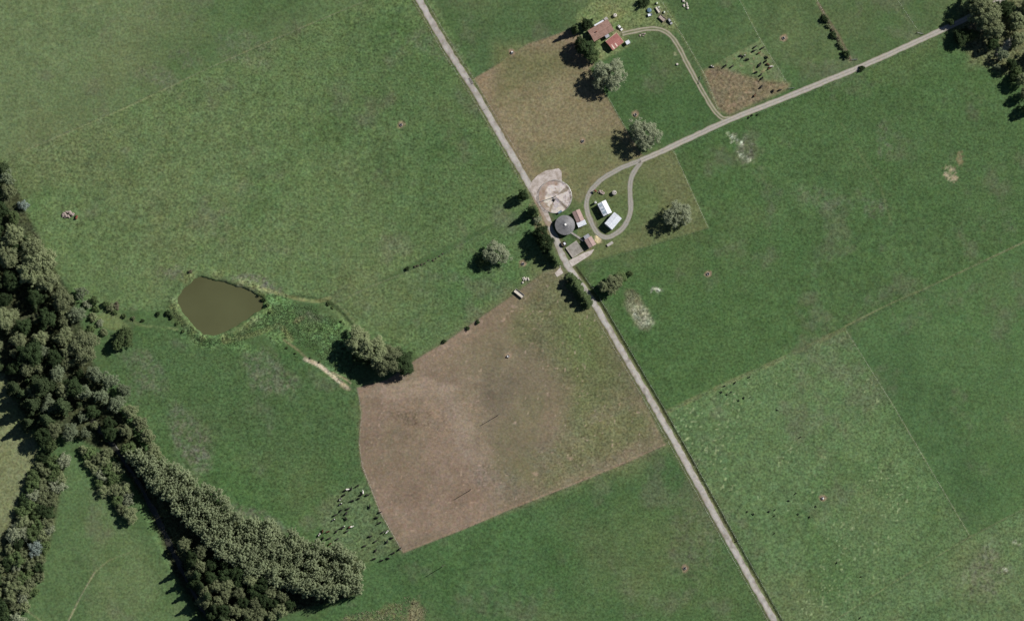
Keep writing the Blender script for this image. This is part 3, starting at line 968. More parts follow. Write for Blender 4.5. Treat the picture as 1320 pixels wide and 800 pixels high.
gable('machinery_shed', 'white iron shed with bluish skylight panels inside the loop track', 'shed', (779.4, 268.2), 9.0, 6.0, math.radians(-63), 3.6, 4.3, 'white_iron',
      'grey_iron', 0.15, 0.75, doors=[(0, -1, 3.0, 2.8, 'grey_iron')],
      lights=[(-2.6, -1, 1.6, (0.2, 0.8), 'blue_skylight'), (0.2, -1, 1.2, (0.2, 0.8), 'blue_skylight'), (2.4, -1, 1.8, (0.15, 0.85), 'blue_skylight')])
gable('machinery_shed', 'plain white iron shed at the bend of the loop track', 'shed', (790.5, 284.6), 9.8, 6.4, math.radians(50), 3.7, 4.2, 'white_iron', 'white_iron', 0.12,
      0.75, doors=[(-2.4, -1, 2.6, 2.8, 'grey_iron'), (2.0, -1, 2.6, 2.8, 'grey_iron')])
sa = gable('milk_room', 'pink iron roofed shed joined to the round dairy roof', 'shed', (745.4, 278.3), 7.7, 5.3, math.radians(-66), 2.9, 3.7, 'pink_iron', 'weatherboard', 0.2, 0.7,
           doors=[(1, 1, 1.0, 2.1, 'dark_wood')], windows=[(-1.5, 1, 1.2, 0.9, 1.6)])
leanto(sa, 3.7, 5.9, 3.3, 3.0, 2.5, 1, 'white_iron')
sb = gable('calf_shed', 'small pink iron roofed shed at the corner of the concrete yard', 'shed', (761, 312), 6.2, 5.3, math.radians(-59), 2.9, 3.5, 'pink_iron', 'weatherboard', 0.2,
           0.7, doors=[(1, -1, 1.0, 2.1, 'dark_wood')], windows=[(-1, 1, 1.2, 0.9, 1.6)])
leanto(sb, -2.95, 3.9, 2.6, 2.6, 2.2, -1, 'grey_iron')
gable('garden_shed', 'tiny white roofed shed against the end of the red garage', 'shed', (809.2, 54.6), 2.7, 2.4, math.radians(30), 2.0, 2.3, 'white_iron', 'white_iron', 0.08, 0.5,
      doors=[(0, -1, 0.8, 1.7, 'grey_iron')])

# round dairy roof
dr = thing('round_dairy', 'round dairy shed with grey ribbed conical roof and bright vent', 'dairy shed', *under(728.3, 290.0, 3.2))
RD = 6.5
MB().lathe([(RD - 0.35, -0.4), (RD - 0.35, 3.0)], 32).part('wall', 'concrete_pale', dr)
ro = MB().lathe([(RD, 2.95), (RD, 3.05), (RD * 0.5, 3.75), (0.5, 4.42)], 32).part('roof', 'dome_iron', dr)
rb = MB()
for k in range(32):
    a = 2 * math.pi * k / 32
    rb.box(((RD / 2 + 0.25) * math.cos(a), (RD / 2 + 0.25) * math.sin(a), 3.79), (RD - 0.6, 0.05, 0.06), a, math.atan2(1.38, RD - 0.5))
rb.part('rib', 'grey_iron', ro, kind='stuff')
MB().lathe([(0.62, 4.35), (0.62, 4.75), (0.75, 4.75), (0.02, 5.05)], 14).part('vent', 'white_paint', ro)

# round holding yard
yd = thing('round_yard', 'round concrete cattle yard ringed by pipe rails', 'cattle yard', 715.5, 253.5)
RY = 10.9
nr, na = 30, 120
rr_ = np.linspace(0.02, RY, nr); aa_ = np.arange(na) * 2 * math.pi / na
FX = (rr_[:, None] * np.cos(aa_)[None]).ravel(); FY = (rr_[:, None] * np.sin(aa_)[None]).ravel()
FA = np.degrees(np.arctan2(FY, FX)) % 360; FR_ = np.hypot(FX, FY)
fc = np.empty((nr * na, 3)); fc[:] = S(206, 198, 194)


def stain(c, m):
    global fc
    fc = fc + (np.array(S(*c)) - fc) * np.clip(m, 0, 1)[:, None]


n1 = fbm(FX * 2, FY * 2, 9, 131, 4, 0.6); n2 = fbm(FX * 2, FY * 2, 4, 133, 3, 0.6); n3 = fbm(FX * 2, FY * 2, 14, 135, 3)
stain((168, 158, 152), sstep(0.45, 0.7, n1))
stain((214, 207, 192), sstep(0.5, 0.75, n3) * 0.6)
stain((140, 122, 106), sstep(0.56, 0.72, n2) * 0.7)
ringd = sstep(6.2, 8.0, FR_ + (n1 - 0.5) * 5) * sstep(60, 85, FA) * sstep(250, 225, FA)
stain((146, 124, 108), ringd * (0.5 + 0.5 * n2))
for ang, w0 in ((36, 6), (-44, 5), (250, 4)):
    da = np.abs((FA - ang + 180) % 360 - 180)
    stain((128, 112, 88), sstep(w0 + 4, w0, da + (n2 - 0.5) * 18) * sstep(1, 3, FR_) * 0.8)
stain((150, 148, 160), sstep(0.5, 0.65, fbm(FX * 2, FY * 2, 11, 139, 3)) * sstep(250, 290, FA) * sstep(330, 300, FA) * 0.6)
vi = (np.arange(nr - 1)[:, None] * na + np.arange(na)[None]).ravel(); vj = (np.arange(nr - 1)[:, None] * na + (np.arange(na)[None] + 1) % na).ravel()
fl = mesh_np('floor', np.stack([FX, FY, 0.27 - FR_ * 0.002], 1), np.stack([vi, vi + na, vj + na, vj], 1), 'gravel', True, np.clip(fc, 0.01, 0.8))
part('floor', fl, yd)
MB().lathe([(RY + 0.02, -0.4), (RY + 0.02, 0.26), (RY - 0.2, 0.29), (RY - 0.2, 0.2)], 48).part('kerb', 'concrete_pale', yd)


rl = MB()
for k in range(60):
    a = 2 * math.pi * k / 60
    b_ = 2 * math.pi * (k + 1) / 60
    if not (100 < math.degrees(a) < 118 or 250 < math.degrees(a) < 268):
        for z in (0.7, 1.05, 1.4):
            rl.tube((RY * math.cos(a), RY * math.sin(a), z), (RY * math.cos(b_), RY * math.sin(b_), z), 0.04, n=5, caps=False)
rl.part('rail', 'galvanised', yd, kind='stuff')
for k in range(20):
    a = 2 * math.pi * k / 20
    MB().tube((RY * math.cos(a), RY * math.sin(a), -0.3), (RY * math.cos(a), RY * math.sin(a), 1.5), 0.07, n=6).part('post', 'galvanised', yd)
for ang in (35, -42, 200):
    a = math.radians(ang)
    g_ = MB()
    for z in (0.5, 0.8, 1.1, 1.4):
        g_.tube((0.6 * math.cos(a), 0.6 * math.sin(a), z), (10.6 * math.cos(a), 10.6 * math.sin(a), z), 0.035, n=5)
    for q in (2.5, 5, 7.5, 10.5):
        g_.tube((q * math.cos(a), q * math.sin(a), 0.27), (q * math.cos(a), q * math.sin(a), 1.45), 0.035, n=5)
    g_.part('backing_gate', 'galvanised', yd)
MB().tube((0, 0, 0.2), (0, 0, 2.2), 0.16, n=8).box((0, 0, 1.9), (0.7, 0.5, 0.4)).part('pivot_post', 'dark_steel', yd)
# scraper parked in the yard
sc_ = thing('yard_scraper', 'dark steel scraper blade parked in the round yard', 'scraper', 715.2, 258.2, math.radians(60), dz=0.27)
MB().box((0, 0, 0.35), (1.9, 0.25, 0.7), 0, 0.25).part('blade', 'dark_steel', sc_)
MB().box((0, 0.7, 0.5), (0.9, 1.2, 0.5)).box((0, 0.7, 0.9), (0.6, 0.7, 0.4)).part('frame', 'dark_steel', sc_)
for s_ in (-1, 1):
    MB().tube((s_ * 0.5, 0.9, 0.25), (s_ * 0.7, 0.9, 0.25), 0.25, n=12).part('wheel', 'black_rubber', sc_)
bn = thing('meal_bin', 'low blue grey steel bin between yard and round dairy', 'bin', 721.5, 273.5, math.radians(35), dz=0.1)
MB().box((0, 0, 0.6), (2.6, 1.1, 1.2)).part('body', 'dark_steel', bn)
MB().box((0, 0, 1.26), (2.7, 1.2, 0.08), 0, 0, 0.1).part('lid', 'blue_paint', bn)

# concrete pad with low walls, small tank
pad = thing('silage_pad', 'square concrete pad with low kerb walls beside the lane', 'concrete pad', 740.5, 321.5, math.radians(35))
MB().box((0, 0, 0.0), (8.6, 8.0, 0.36)).part('floor', 'grey_concrete', pad)
for c, d in [((0, -3.9, 0.45), (8.6, 0.2, 0.9)), ((-4.2, 0, 0.45), (0.2, 7.5, 0.9)), ((0, 3.9, 0.3), (8.6, 0.2, 0.6))]:
    MB().box(c, d).part('kerb_wall', 'concrete', pad)
tk = thing('water_tank', 'small round concrete tank with pale cover beside the lane', 'water tank', 726.6, 314.6)
MB().lathe([(1.75, -0.3), (1.75, 1.4), (1.5, 1.4), (1.5, 0.9), (0.02, 0.9)], 20).part('wall', 'dark_wood', tk)
MB().box((0.5, 0.2, 1.44), (1.2, 1.5, 0.08), 0.5).part('cover', 'white_iron', tk)
# race rails between dairy and pad
rc = thing('cattle_race', 'narrow pipe rail race between the round dairy and the pad', 'cattle race', 744, 305, math.radians(-33))
for s_ in (-1, 1):
    g_ = MB()
    for z in (0.5, 0.9, 1.3):
        g_.tube((-5, s_ * 0.6, z), (5, s_ * 0.6, z), 0.05, n=5)
    g_.part('rail', 'galvanised', rc)
    for k in range(5):
        MB().tube((-5 + 2.5 * k, s_ * 0.6, -0.3), (-5 + 2.5 * k, s_ * 0.6, 1.4), 0.07, n=6).part('post', 'grey_wood', rc)
MB().box((0, 0, 0.03), (10, 1.0, 0.12)).part('floor', 'concrete', rc)


# ------------------------------------------------------------------ trees
def rnd_dirs(rs, n, up=0.0):
    v = rs.normal(size=(n, 3)); v[:, 2] += up
    return v / np.linalg.norm(v, axis=1)[:, None]


def leaves(name, clumps, n, size, mat, seed, up=0.35, inner=0.2, aspect=0.62, squash=0.85, stand=0.0, soft=0.42):
    rs = np.random.RandomState(seed)
    c = np.array([q[0] for q in clumps]); r = np.array([q[1] for q in clumps])
    p = r ** 2 / (r ** 2).sum()
    k = rs.choice(len(r), n, p=p)
    d = rnd_dirs(rs, n, up)
    q = np.abs(rs.normal(0.85, soft, n))
    pos = c[k] + d * (r[k] * q)[:, None] * np.array([1, 1, squash])
    nor = d * 0.6 + np.array([0.12, 0.08, 0.55]) + rs.normal(size=(n, 3)) * 0.45
    nor /= np.linalg.norm(nor, axis=1)[:, None]
    t = rs.normal(size=(n, 3)); t[:, 2] += stand * 3
    t -= nor * (t * nor).sum(1)[:, None]
    t /= np.linalg.norm(t, axis=1)[:, None]
    b = np.cross(nor, t)
    s = size * rs.uniform(0.6, 1.35, n)[:, None]
    V = np.stack([pos - t * s, pos - b * s * aspect + t * s * 0.1, pos + t * s, pos + b * s * aspect + t * s * 0.1], 1).reshape(-1, 3)
    V[:, 2] = np.maximum(V[:, 2], 0.03)
    return mesh_np(name, V, np.arange(4 * n).reshape(-1, 4), mat)


def trunk_mesh(h, r, limbs, seed, mat='bark', top=None):
    rnd = random.Random(seed)
    mb = MB()
    p = Vector((0, 0, -0.3)); rr = r
    segs = 5
    for k in range(segs):
        q = Vector((rnd.uniform(-1, 1) * r * 0.8, rnd.uniform(-1, 1) * r * 0.8, h * (k + 1) / segs))
        r2 = r * (1 - 0.8 * (k + 1) / segs)
        mb.tube(p, q, rr, r2, 7, False)
        p, rr = q, r2
    for c, cr in limbs:
        z = min(h * 0.8, max(h * 0.2, c[2] * 0.55))
        f = z / h
        mid = (0.5 * c[0], 0.5 * c[1], (z + c[2]) / 2 - 0.2)
        mb.tube((0, 0, z), mid, r * (1 - 0.75 * f) * 0.5, r * 0.28, 5, False)
        mb.tube(mid, c, r * 0.28, r * 0.08, 5, False)
    return mb.mesh('trunk', mat)


def env_clumps(kind, H, R, n, rmin, rmax, seed):
    rnd = random.Random(seed)
    out = []
    if kind == 'plume':                                   # many upright leaders of uneven height
        k = 0
        while len(out) < n:
            k += 1
            a, q = k * 2.39996 + rnd.uniform(-0.4, 0.4), math.sqrt((k % 29 + 0.5) / 29)
            tip = H * (1 - 0.42 * q * q) * rnd.uniform(0.78, 1.06)
            lx, ly = R * q * math.cos(a), R * q * math.sin(a)
            m_ = rnd.randint(3, 6)
            for j in range(m_):
                f = 1 - 0.55 * j / m_
                out.append(((lx * (0.6 + 0.4 * f) + rnd.uniform(-.25, .25), ly * (0.6 + 0.4 * f) + rnd.uniform(-.25, .25), tip * f - 0.2), rnd.uniform(rmin, rmax) * (0.55 + 0.16 * j)))
        return out[:n]
    tries = 0
    lob = [(rnd.uniform(0, 6.28), rnd.uniform(0.08, 0.22), k) for k in (2, 3, 5)]
    while len(out) < n and tries < n * 60:
        tries += 1
        a = rnd.uniform(0, 2 * math.pi)
        wobr = 1 + sum(m_ * math.sin(k * a + ph) for ph, m_, k in lob)
        if kind == 'round':
            z = H * rnd.uniform(0.22, 0.93)
            e = math.sqrt(max(0.0, 1 - ((z / H - 0.5) / 0.48) ** 2))
        elif kind == 'column':
            z = H * rnd.uniform(0.12, 0.97)
            e = min(1, (z / H - 0.02) * 3.5) * (1 - 0.72 * max(0, (z / H - 0.35) / 0.65) ** 1.4)
        elif kind == 'cone':
            z = H * rnd.uniform(0.06, 0.97)
            e = 1.03 - z / H
        else:
            z = H * rnd.uniform(0.1, 0.85)
            e = math.sqrt(max(0.0, 1 - (z / H) ** 2))
        rad = R * wobr * e * math.sqrt(rnd.uniform(0.12, 1.0))
        r = rnd.uniform(rmin, rmax)
        if kind == 'cone':
            r *= 0.55 + 0.6 * e
        p = (rad * math.cos(a), rad * math.sin(a), max(z, r * 0.55))
        if all((Vector(p) - Vector(q[0])).length > 0.55 * min(r, q[1]) for q in out):
            out.append((p, r))
    return out


PROTO = {}


def proto(kind, shape, H, R, n, rmin, rmax, nl, size, mat, count=3, bark='bark', tr=0.25, up=0.35, inner=0.2, squash=0.85, stand=0.0):
    PROTO[kind] = []
    for k in range(count):
        seed = abs(hash_str(kind)) % 1000 + k * 31
        cl = env_clumps(shape, H, R, n, rmin, rmax, seed)
        rnd = random.Random(seed)
        limbs = rnd.sample(cl, min(9, len(cl)))
        PROTO[kind].append((trunk_mesh(H * (0.9 if shape in ('cone', 'column', 'plume') else 0.62), tr, limbs, seed, bark),
                            leaves('crown', cl, nl, size, mat, seed, up, inner, 0.62, squash, stand), H))


def hash_str(s):
    h = 7
    for ch in s:
        h = (h * 31 + ord(ch)) & 0xffff
    return h


proto('willow', 'round', 10, 5.4, 230, 0.35, 0.8, 17000, 0.17, 'leaf_pale', 4, 'pale_bark', 0.34, 0.35, 0.12)
proto('poplar', 'plume', 17, 4.3, 150, 0.38, 0.66, 9500, 0.19, 'leaf_poplar', 8, 'pale_bark', 0.26, 0.2, 0.15, 1.9, 0.5)
proto('evergreen', 'round', 13, 5.4, 150, 0.55, 1.2, 12000, 0.28, 'leaf_dark', 3, 'bark', 0.4)
proto('olive', 'round', 12, 5.0, 180, 0.4, 0.95, 14000, 0.23, 'leaf_olive', 4, 'bark', 0.34)
proto('grey', 'round', 9, 4.2, 130, 0.35, 0.75, 9000, 0.2, 'leaf_grey', 3, 'pale_bark', 0.28)
proto('conifer', 'cone', 16, 4.6, 170, 0.4, 0.85, 10000, 0.30, 'leaf_conifer', 4, 'bark', 0.35, 0.25, 0.1, 0.5)
proto('cypress', 'cone', 9, 2.3, 95, 0.3, 0.65, 5000, 0.22, 'leaf_cypress', 3, 'bark', 0.2, 0.3, 0.1, 1.5, 0.5)
proto('green', 'round', 8, 3.6, 120, 0.35, 0.75, 8000, 0.2, 'leaf_green', 3, 'bark', 0.25)
proto('shrub_green', 'dome', 3.6, 2.6, 60, 0.3, 0.65, 3000, 0.18, 'leaf_green', 3, 'bark', 0.12)
proto('shrub_olive', 'dome', 3.8, 2.6, 60, 0.3, 0.65, 3000, 0.18, 'leaf_olive', 3, 'bark', 0.12)
proto('shrub_pale', 'dome', 3.6, 2.6, 60, 0.3, 0.65, 3000, 0.18, 'leaf_pale', 2, 'bark', 0.12)
proto('shrub_dark', 'dome', 2.6, 2.0, 40, 0.3, 0.6, 2000, 0.18, 'leaf_dark', 2, 'bark', 0.1)
proto('shrub_blue', 'dome', 4.2, 3.2, 60, 0.35, 0.75, 3000, 0.2, 'leaf_blue', 2, 'bark', 0.12)
proto('shrub_brown', 'dome', 1.8, 1.5, 26, 0.22, 0.45, 1200, 0.15, 'leaf_brown', 2, 'bark', 0.08)

TR = random.Random(77)


def tree(kind, px, py, height, label, cat='tree', name=None, group=None, wide=1.0, at='top', mat=None):
    """px, py: where the middle of the crown shows in the photo"""
    tm, cm, H = TR.choice(PROTO[kind])
    k = height / H
    bx, by = under(px, py, height * 0.6) if at == 'top' else (px, py)
    t = thing(name or ('tree' if cat == 'tree' else cat.replace(' ', '_')), label, cat, bx, by, TR.uniform(0, 6.28), group, -0.02, (k * wide, k * wide, k))
    part('trunk', tm, t)
    part('crown', cm, t)
    return t


# lone trees of the farm
tree('willow', 787, 95, 16, 'large grey green tree between the red garage and the olive paddock', name='willow_tree', wide=1.15)
tree('willow', 776, 104, 11, 'shorter grey tree leaning into the large tree south of the garage', name='willow_tree')
tree('willow', 832, 172, 15.5, 'grey green tree standing beside the track bend near a round trough', name='willow_tree', wide=1.15)
tree('willow', 874, 276, 13.5, 'lone pale grey tree in the small fenced triangle behind the sheds', name='willow_tree', wide=1.2)
tree('willow', 640, 326, 12.5, 'pale spreading tree standing alone west of the roadside cypresses', name='willow_tree', wide=1.15)
tree('shrub_green', 622, 336, 4.5, 'low green bush in the shade of the pale spreading tree', 'bush', wide=1.3)
# along the lane
tree('evergreen', 675, 251, 11, 'round dark tree on the lane edge west of the concrete yard', wide=0.75)
tree('cypress', 689, 271, 15, 'tall thin dark tree with the longest shadow beside the lane', name='cypress_tree', wide=1.0)
tree('shrub_grey' if 'shrub_grey' in PROTO else 'shrub_pale', 693, 283, 3.6, 'small grey bush beside the lane opposite the round dairy', 'bush')
G1 = 'cypresses on the lane verge above the junction'
tree('evergreen', 698, 300, 12, 'upper of two broad dark evergreens on the verge opposite the round dairy', wide=1.0)
tree('evergreen', 703, 313, 12.5, 'lower of two broad dark evergreens on the verge opposite the round dairy', wide=1.0)
for x, y, h in [(709, 326, 9.5), (713, 331, 9), (717, 337, 8)]:
    tree('cypress', x, y, h, 'dense green cypress on the verge just above the lane junction', name='cypress_tree', group=G1, wide=1.6)
G2 = 'cypresses on the lane verge below the junction'
for x, y, h in [(738, 360, 8.5), (743, 368, 8.5), (748, 376, 8.5), (753, 384, 8), (757, 391, 7)]:
    tree('cypress', x, y, h, 'dark pointed cypress in the row just below the lane junction', name='cypress_tree', group=G2, wide=2.1)
tree('olive', 783, 369, 9, 'dark dense tree at the lane end of the three-tree clump', wide=1.3)
tree('olive', 792, 364, 10, 'tall olive tree in the middle of the three-tree clump', wide=1.3)
tree('green', 800, 357, 7, 'light olive green tree in the clump east of the lane', wide=1.2)
tree('green', 812, 352, 5, 'small dark green tree at the field end of the clump', wide=0.85)
# farmhouse garden
tree('cypress', 742, 36, 13, 'slim dark cypress at the corner of the garden', name='cypress_tree', wide=0.85)
tree('evergreen', 757, 31, 9.5, 'dark evergreen beside the farmhouse verandah', wide=0.95)
tree('evergreen', 748, 55, 11, 'dark evergreen below the slim garden cypress', wide=0.8)
tree('evergreen', 757, 63, 12, 'broad dark evergreen between farmhouse and olive paddock', wide=1.1)
tree('green', 765, 72, 8.5, 'mid green tree at the lower corner of the garden', wide=1.1)
tree('shrub_green', 766, 55, 3, 'low green garden bush below the farmhouse wall', 'bush')
tree('shrub_dark', 829, 2, 4.5, 'dark round bush on the lawn among the old machinery', 'bush', wide=1.2)
# evergreen clump above the brown paddock
for x, y, h, lb in [(463, 440, 14.5, 'dark evergreen at the upper end of the clump by the brown paddock'),
                    (482, 452, 16.5, 'tallest dark evergreen in the middle of the clump by the brown paddock'),
                    (500, 464, 15.5, 'dark evergreen in the clump beside the brown paddock corner'),
                    (519, 467, 13, 'rounded evergreen at the field end of the clump by the brown paddock'),
                    (470, 456, 13, 'shaded evergreen at the stream end of the brown paddock clump')]:
    tree('evergreen' if 'shaded' in lb or 'rounded' in lb else 'olive', x, y, h, lb, wide=1.4)
# hedge stubs
for x, y, lb in [(573, 440, 'first dark bush along the upper edge of the brown paddock'), (603, 423, 'middle dark bush along the upper edge of the brown paddock'),
                 (616, 415, 'last dark bush along the upper edge of the brown paddock'), (525, 346, 'dark bush at the end of the low weedy bank')]:
    tree('shrub_dark', x, y, 1.9, lb, 'bush', wide=0.95)
for k in range(9):
    tree('shrub_brown', 535 + k * 4.6 + TR.uniform(-1, 1), 344 - k * 2.0 + TR.uniform(-1.5, 1.5), TR.uniform(0.6, 1.1), 'low brown weedy bush on the bank above the small paddock', 'bush',
         group='weedy bushes on the bank')
for x, y, h in [(1063, 24, 4.4), (1068, 33, 3.2), (1075, 44, 4.2), (1082, 56, 3.4), (1085, 61, 3.0), (1091, 70, 4.8)]:
    tree('shrub_dark' if h > 3.5 else 'shrub_olive', x, y, h * 0.75, 'dull hedge shrub in the row leading up from the track', 'bush', group='hedge shrubs above the track', wide=0.95)
for k in range(16):
    tree('shrub_brown', 1062 + k * 2.05 + TR.uniform(-1.5, 1.5), 20 + k * 3.6, TR.uniform(0.8, 1.6), 'low brown scrub filling the hedge row above the track', 'bush', group='scrub of the hedge row')
tree('shrub_dark', 1111, 88, 2.6, 'single dark bush on the lower verge of the track', 'bush')
for x, y in [(969, 149), (976, 148), (965, 152)]:
    tree('shrub_dark', x, y, 1.0, 'tiny dark bush on the track verge below the cattle paddock', 'bush', group='tiny verge bushes', wide=0.9)
# pond and ditch margin
for x, y, h, kd in [(204, 404, 2.0, 'shrub_dark'), (217, 403, 2.6, 'shrub_dark'), (221, 409, 1.8, 'shrub_dark'), (228, 417, 1.5, 'shrub_green'), (236, 427, 1.5, 'shrub_green'), (340, 386, 2.0, 'shrub_dark'),
                    (345, 393, 1.8, 'shrub_green'), (334, 380, 1.3, 'shrub_green'), (348, 402, 1.5, 'shrub_green'), (245, 350, 1.6, 'shrub_brown')]:
    tree(kd if kd in PROTO else 'shrub_pale', x, y, h, 'low waterside bush on the bank of the brown pond', 'bush', group='bushes round the pond')
for x, y, h in [(424, 391, 2.0), (429, 396, 1.5), (440, 414, 1.2), (370, 448, 1.2), (381, 455, 1.1), (400, 461, 1.0), (412, 466, 1.1)]:
    tree('shrub_green', x, y, h, 'small bush along the ditch between pond and evergreens', 'bush', group='bushes along the ditch')


def scatter(poly, gap, seed, n=4000):
    rnd = random.Random(seed)
    x0 = min(p[0] for p in poly); x1 = max(p[0] for p in poly); y0 = min(p[1] for p in poly); y1 = max(p[1] for p in poly)
    out = []
    for _ in range(n):
        x, y = rnd.uniform(x0, x1), rnd.uniform(y0, y1)
        if poly_sd(np.array([x]), np.array([y]), poly)[0] < 0 and all((x - a) ** 2 + (y - b) ** 2 > gap * gap for a, b in out):
            out.append((x, y))
    return out


# shelterbelt: pale tall trees on the sunny side, dark ones behind
for x, y in scatter([(166, 584), (200, 590), (240, 610), (286, 640), (302, 664), (345, 674), (400, 698), (452, 710), (466, 728), (462, 758), (430, 768), (390, 764), (350, 748),
                     (300, 726), (255, 690), (215, 645), (180, 615)], 8.4, 5, 9000):
    edge = 'facing the green paddock' if y < 0.36 * x + 545 else 'in the inner rows'
    where = 'where the belt meets the wood' if x < 222 else 'at the cattle end of the belt' if x > 405 else 'in the middle of the belt' if x < 320 else 'in the cattle-side half of the belt'
    tree('poplar', x, y, 14 + 6 * float(fbm(x, y, 40, 3, 2)) + TR.uniform(-2.5, 2.5), f'tall pale olive shelterbelt tree {edge} {where}', name='poplar_tree', group=f'pale shelterbelt trees {edge}, {where}', wide=TR.uniform(0.95, 1.2))
for x, y in scatter([(235, 695), (300, 735), (350, 758), (380, 770), (370, 785), (340, 800), (290, 815), (262, 782), (245, 738)], 12.0, 6):
    kd = 'olive' if TR.random() < 0.45 else 'evergreen'
    nm = 'mid green leafy' if kd == 'olive' else 'dark leafy'
    where = 'close to the stream' if x < 300 else 'towards the rank grass'
    tree(kd, x, y, TR.uniform(10, 14), f'{nm} tree in the shaded rows of the shelterbelt {where}', group=f'{nm} shaded shelterbelt trees {where}', wide=TR.uniform(0.75, 1.0))
for x, y in [(246, 728), (252, 742), (258, 756), (266, 770), (274, 784), (284, 800)]:
    tree('conifer', x, y, TR.uniform(18, 21), 'dark pointed conifer at the stream edge of the shelterbelt', name='conifer_tree', group='conifers by the stream', wide=0.8, at='base')
# small shrubbery between stream and lower paddock
for x, y, h, w in [(108, 580, 3.6, 1), (116, 584, 4, 1.1), (124, 590, 3.8, 1), (114, 597, 3.2, 1), (122, 604, 3.4, 1), (130, 612, 3.8, 1), (128, 622, 3.2, 1), (140, 606, 4.4, 1.1), (150, 603, 4.4, 1.1),
                   (146, 616, 4, 1.1), (134, 632, 4, 1.1), (148, 632, 4.4, 1.1), (160, 630, 4.4, 1.1), (152, 644, 4, 1.1), (165, 642, 4, 1.1), (156, 655, 4, 1), (134, 594, 3.8, 1), (138, 584, 4, 1)]:
    tree(TR.choice(['shrub_olive', 'shrub_green', 'shrub_olive', 'shrub_pale']), x, y, h * 1.35, 'rounded shrub in the thicket between stream and lower paddock', 'shrub', group='shrub thicket by the stream', wide=w)
tree('olive', 168, 664, 7.5, 'big rounded olive shrub at the tip of the thicket', 'shrub', wide=1.5)
for kd, x, y, h in [('shrub_pale', 112, 392, 3.4), ('shrub_green', 124, 397, 3), ('shrub_olive', 120, 408, 3.6), ('shrub_pale', 129, 416, 3), ('shrub_green', 118, 424, 3.6), ('shrub_olive', 134, 428, 3.2),
                    ('shrub_green', 148, 402, 2.2), ('shrub_green', 160, 407, 2), ('shrub_olive', 172, 410, 1.8), ('shrub_dark', 184, 413, 1.4)]:
    tree(kd, x, y, h, 'low scrub bush between the wood and the pond', 'shrub', group='scrub between wood and pond', wide=1.1)
# hedge strip on the far left
for x, y in scatter([(52, 588), (82, 590), (80, 620), (70, 660), (62, 700), (52, 740), (38, 775), (20, 812), (-14, 812), (-10, 740), (18, 690), (32, 640)], 10.0, 9):
    if (x - 46) ** 2 + (y - 706) ** 2 < 110:
        continue
    kd = TR.choice(['shrub_olive', 'shrub_green', 'shrub_olive', 'shrub_dark', 'shrub_green', 'shrub_pale'])
    nm = {'shrub_olive': 'olive', 'shrub_green': 'green', 'shrub_dark': 'dark', 'shrub_pale': 'pale'}[kd]
    where = 'end nearest the wood' if y < 655 else 'stretch around the blue grey shrub' if y < 745 else 'end beside the small paddock fence'
    tree(kd, x, y, TR.uniform(4.2, 7), f'{nm} bushy shrub in the hedge strip, {where}', 'shrub', group=f'{nm} hedge strip shrubs, {where}', wide=TR.uniform(0.95, 1.15))
tree('shrub_blue', 46, 706, 7, 'blue grey shrub standing out in the hedge strip', 'shrub')
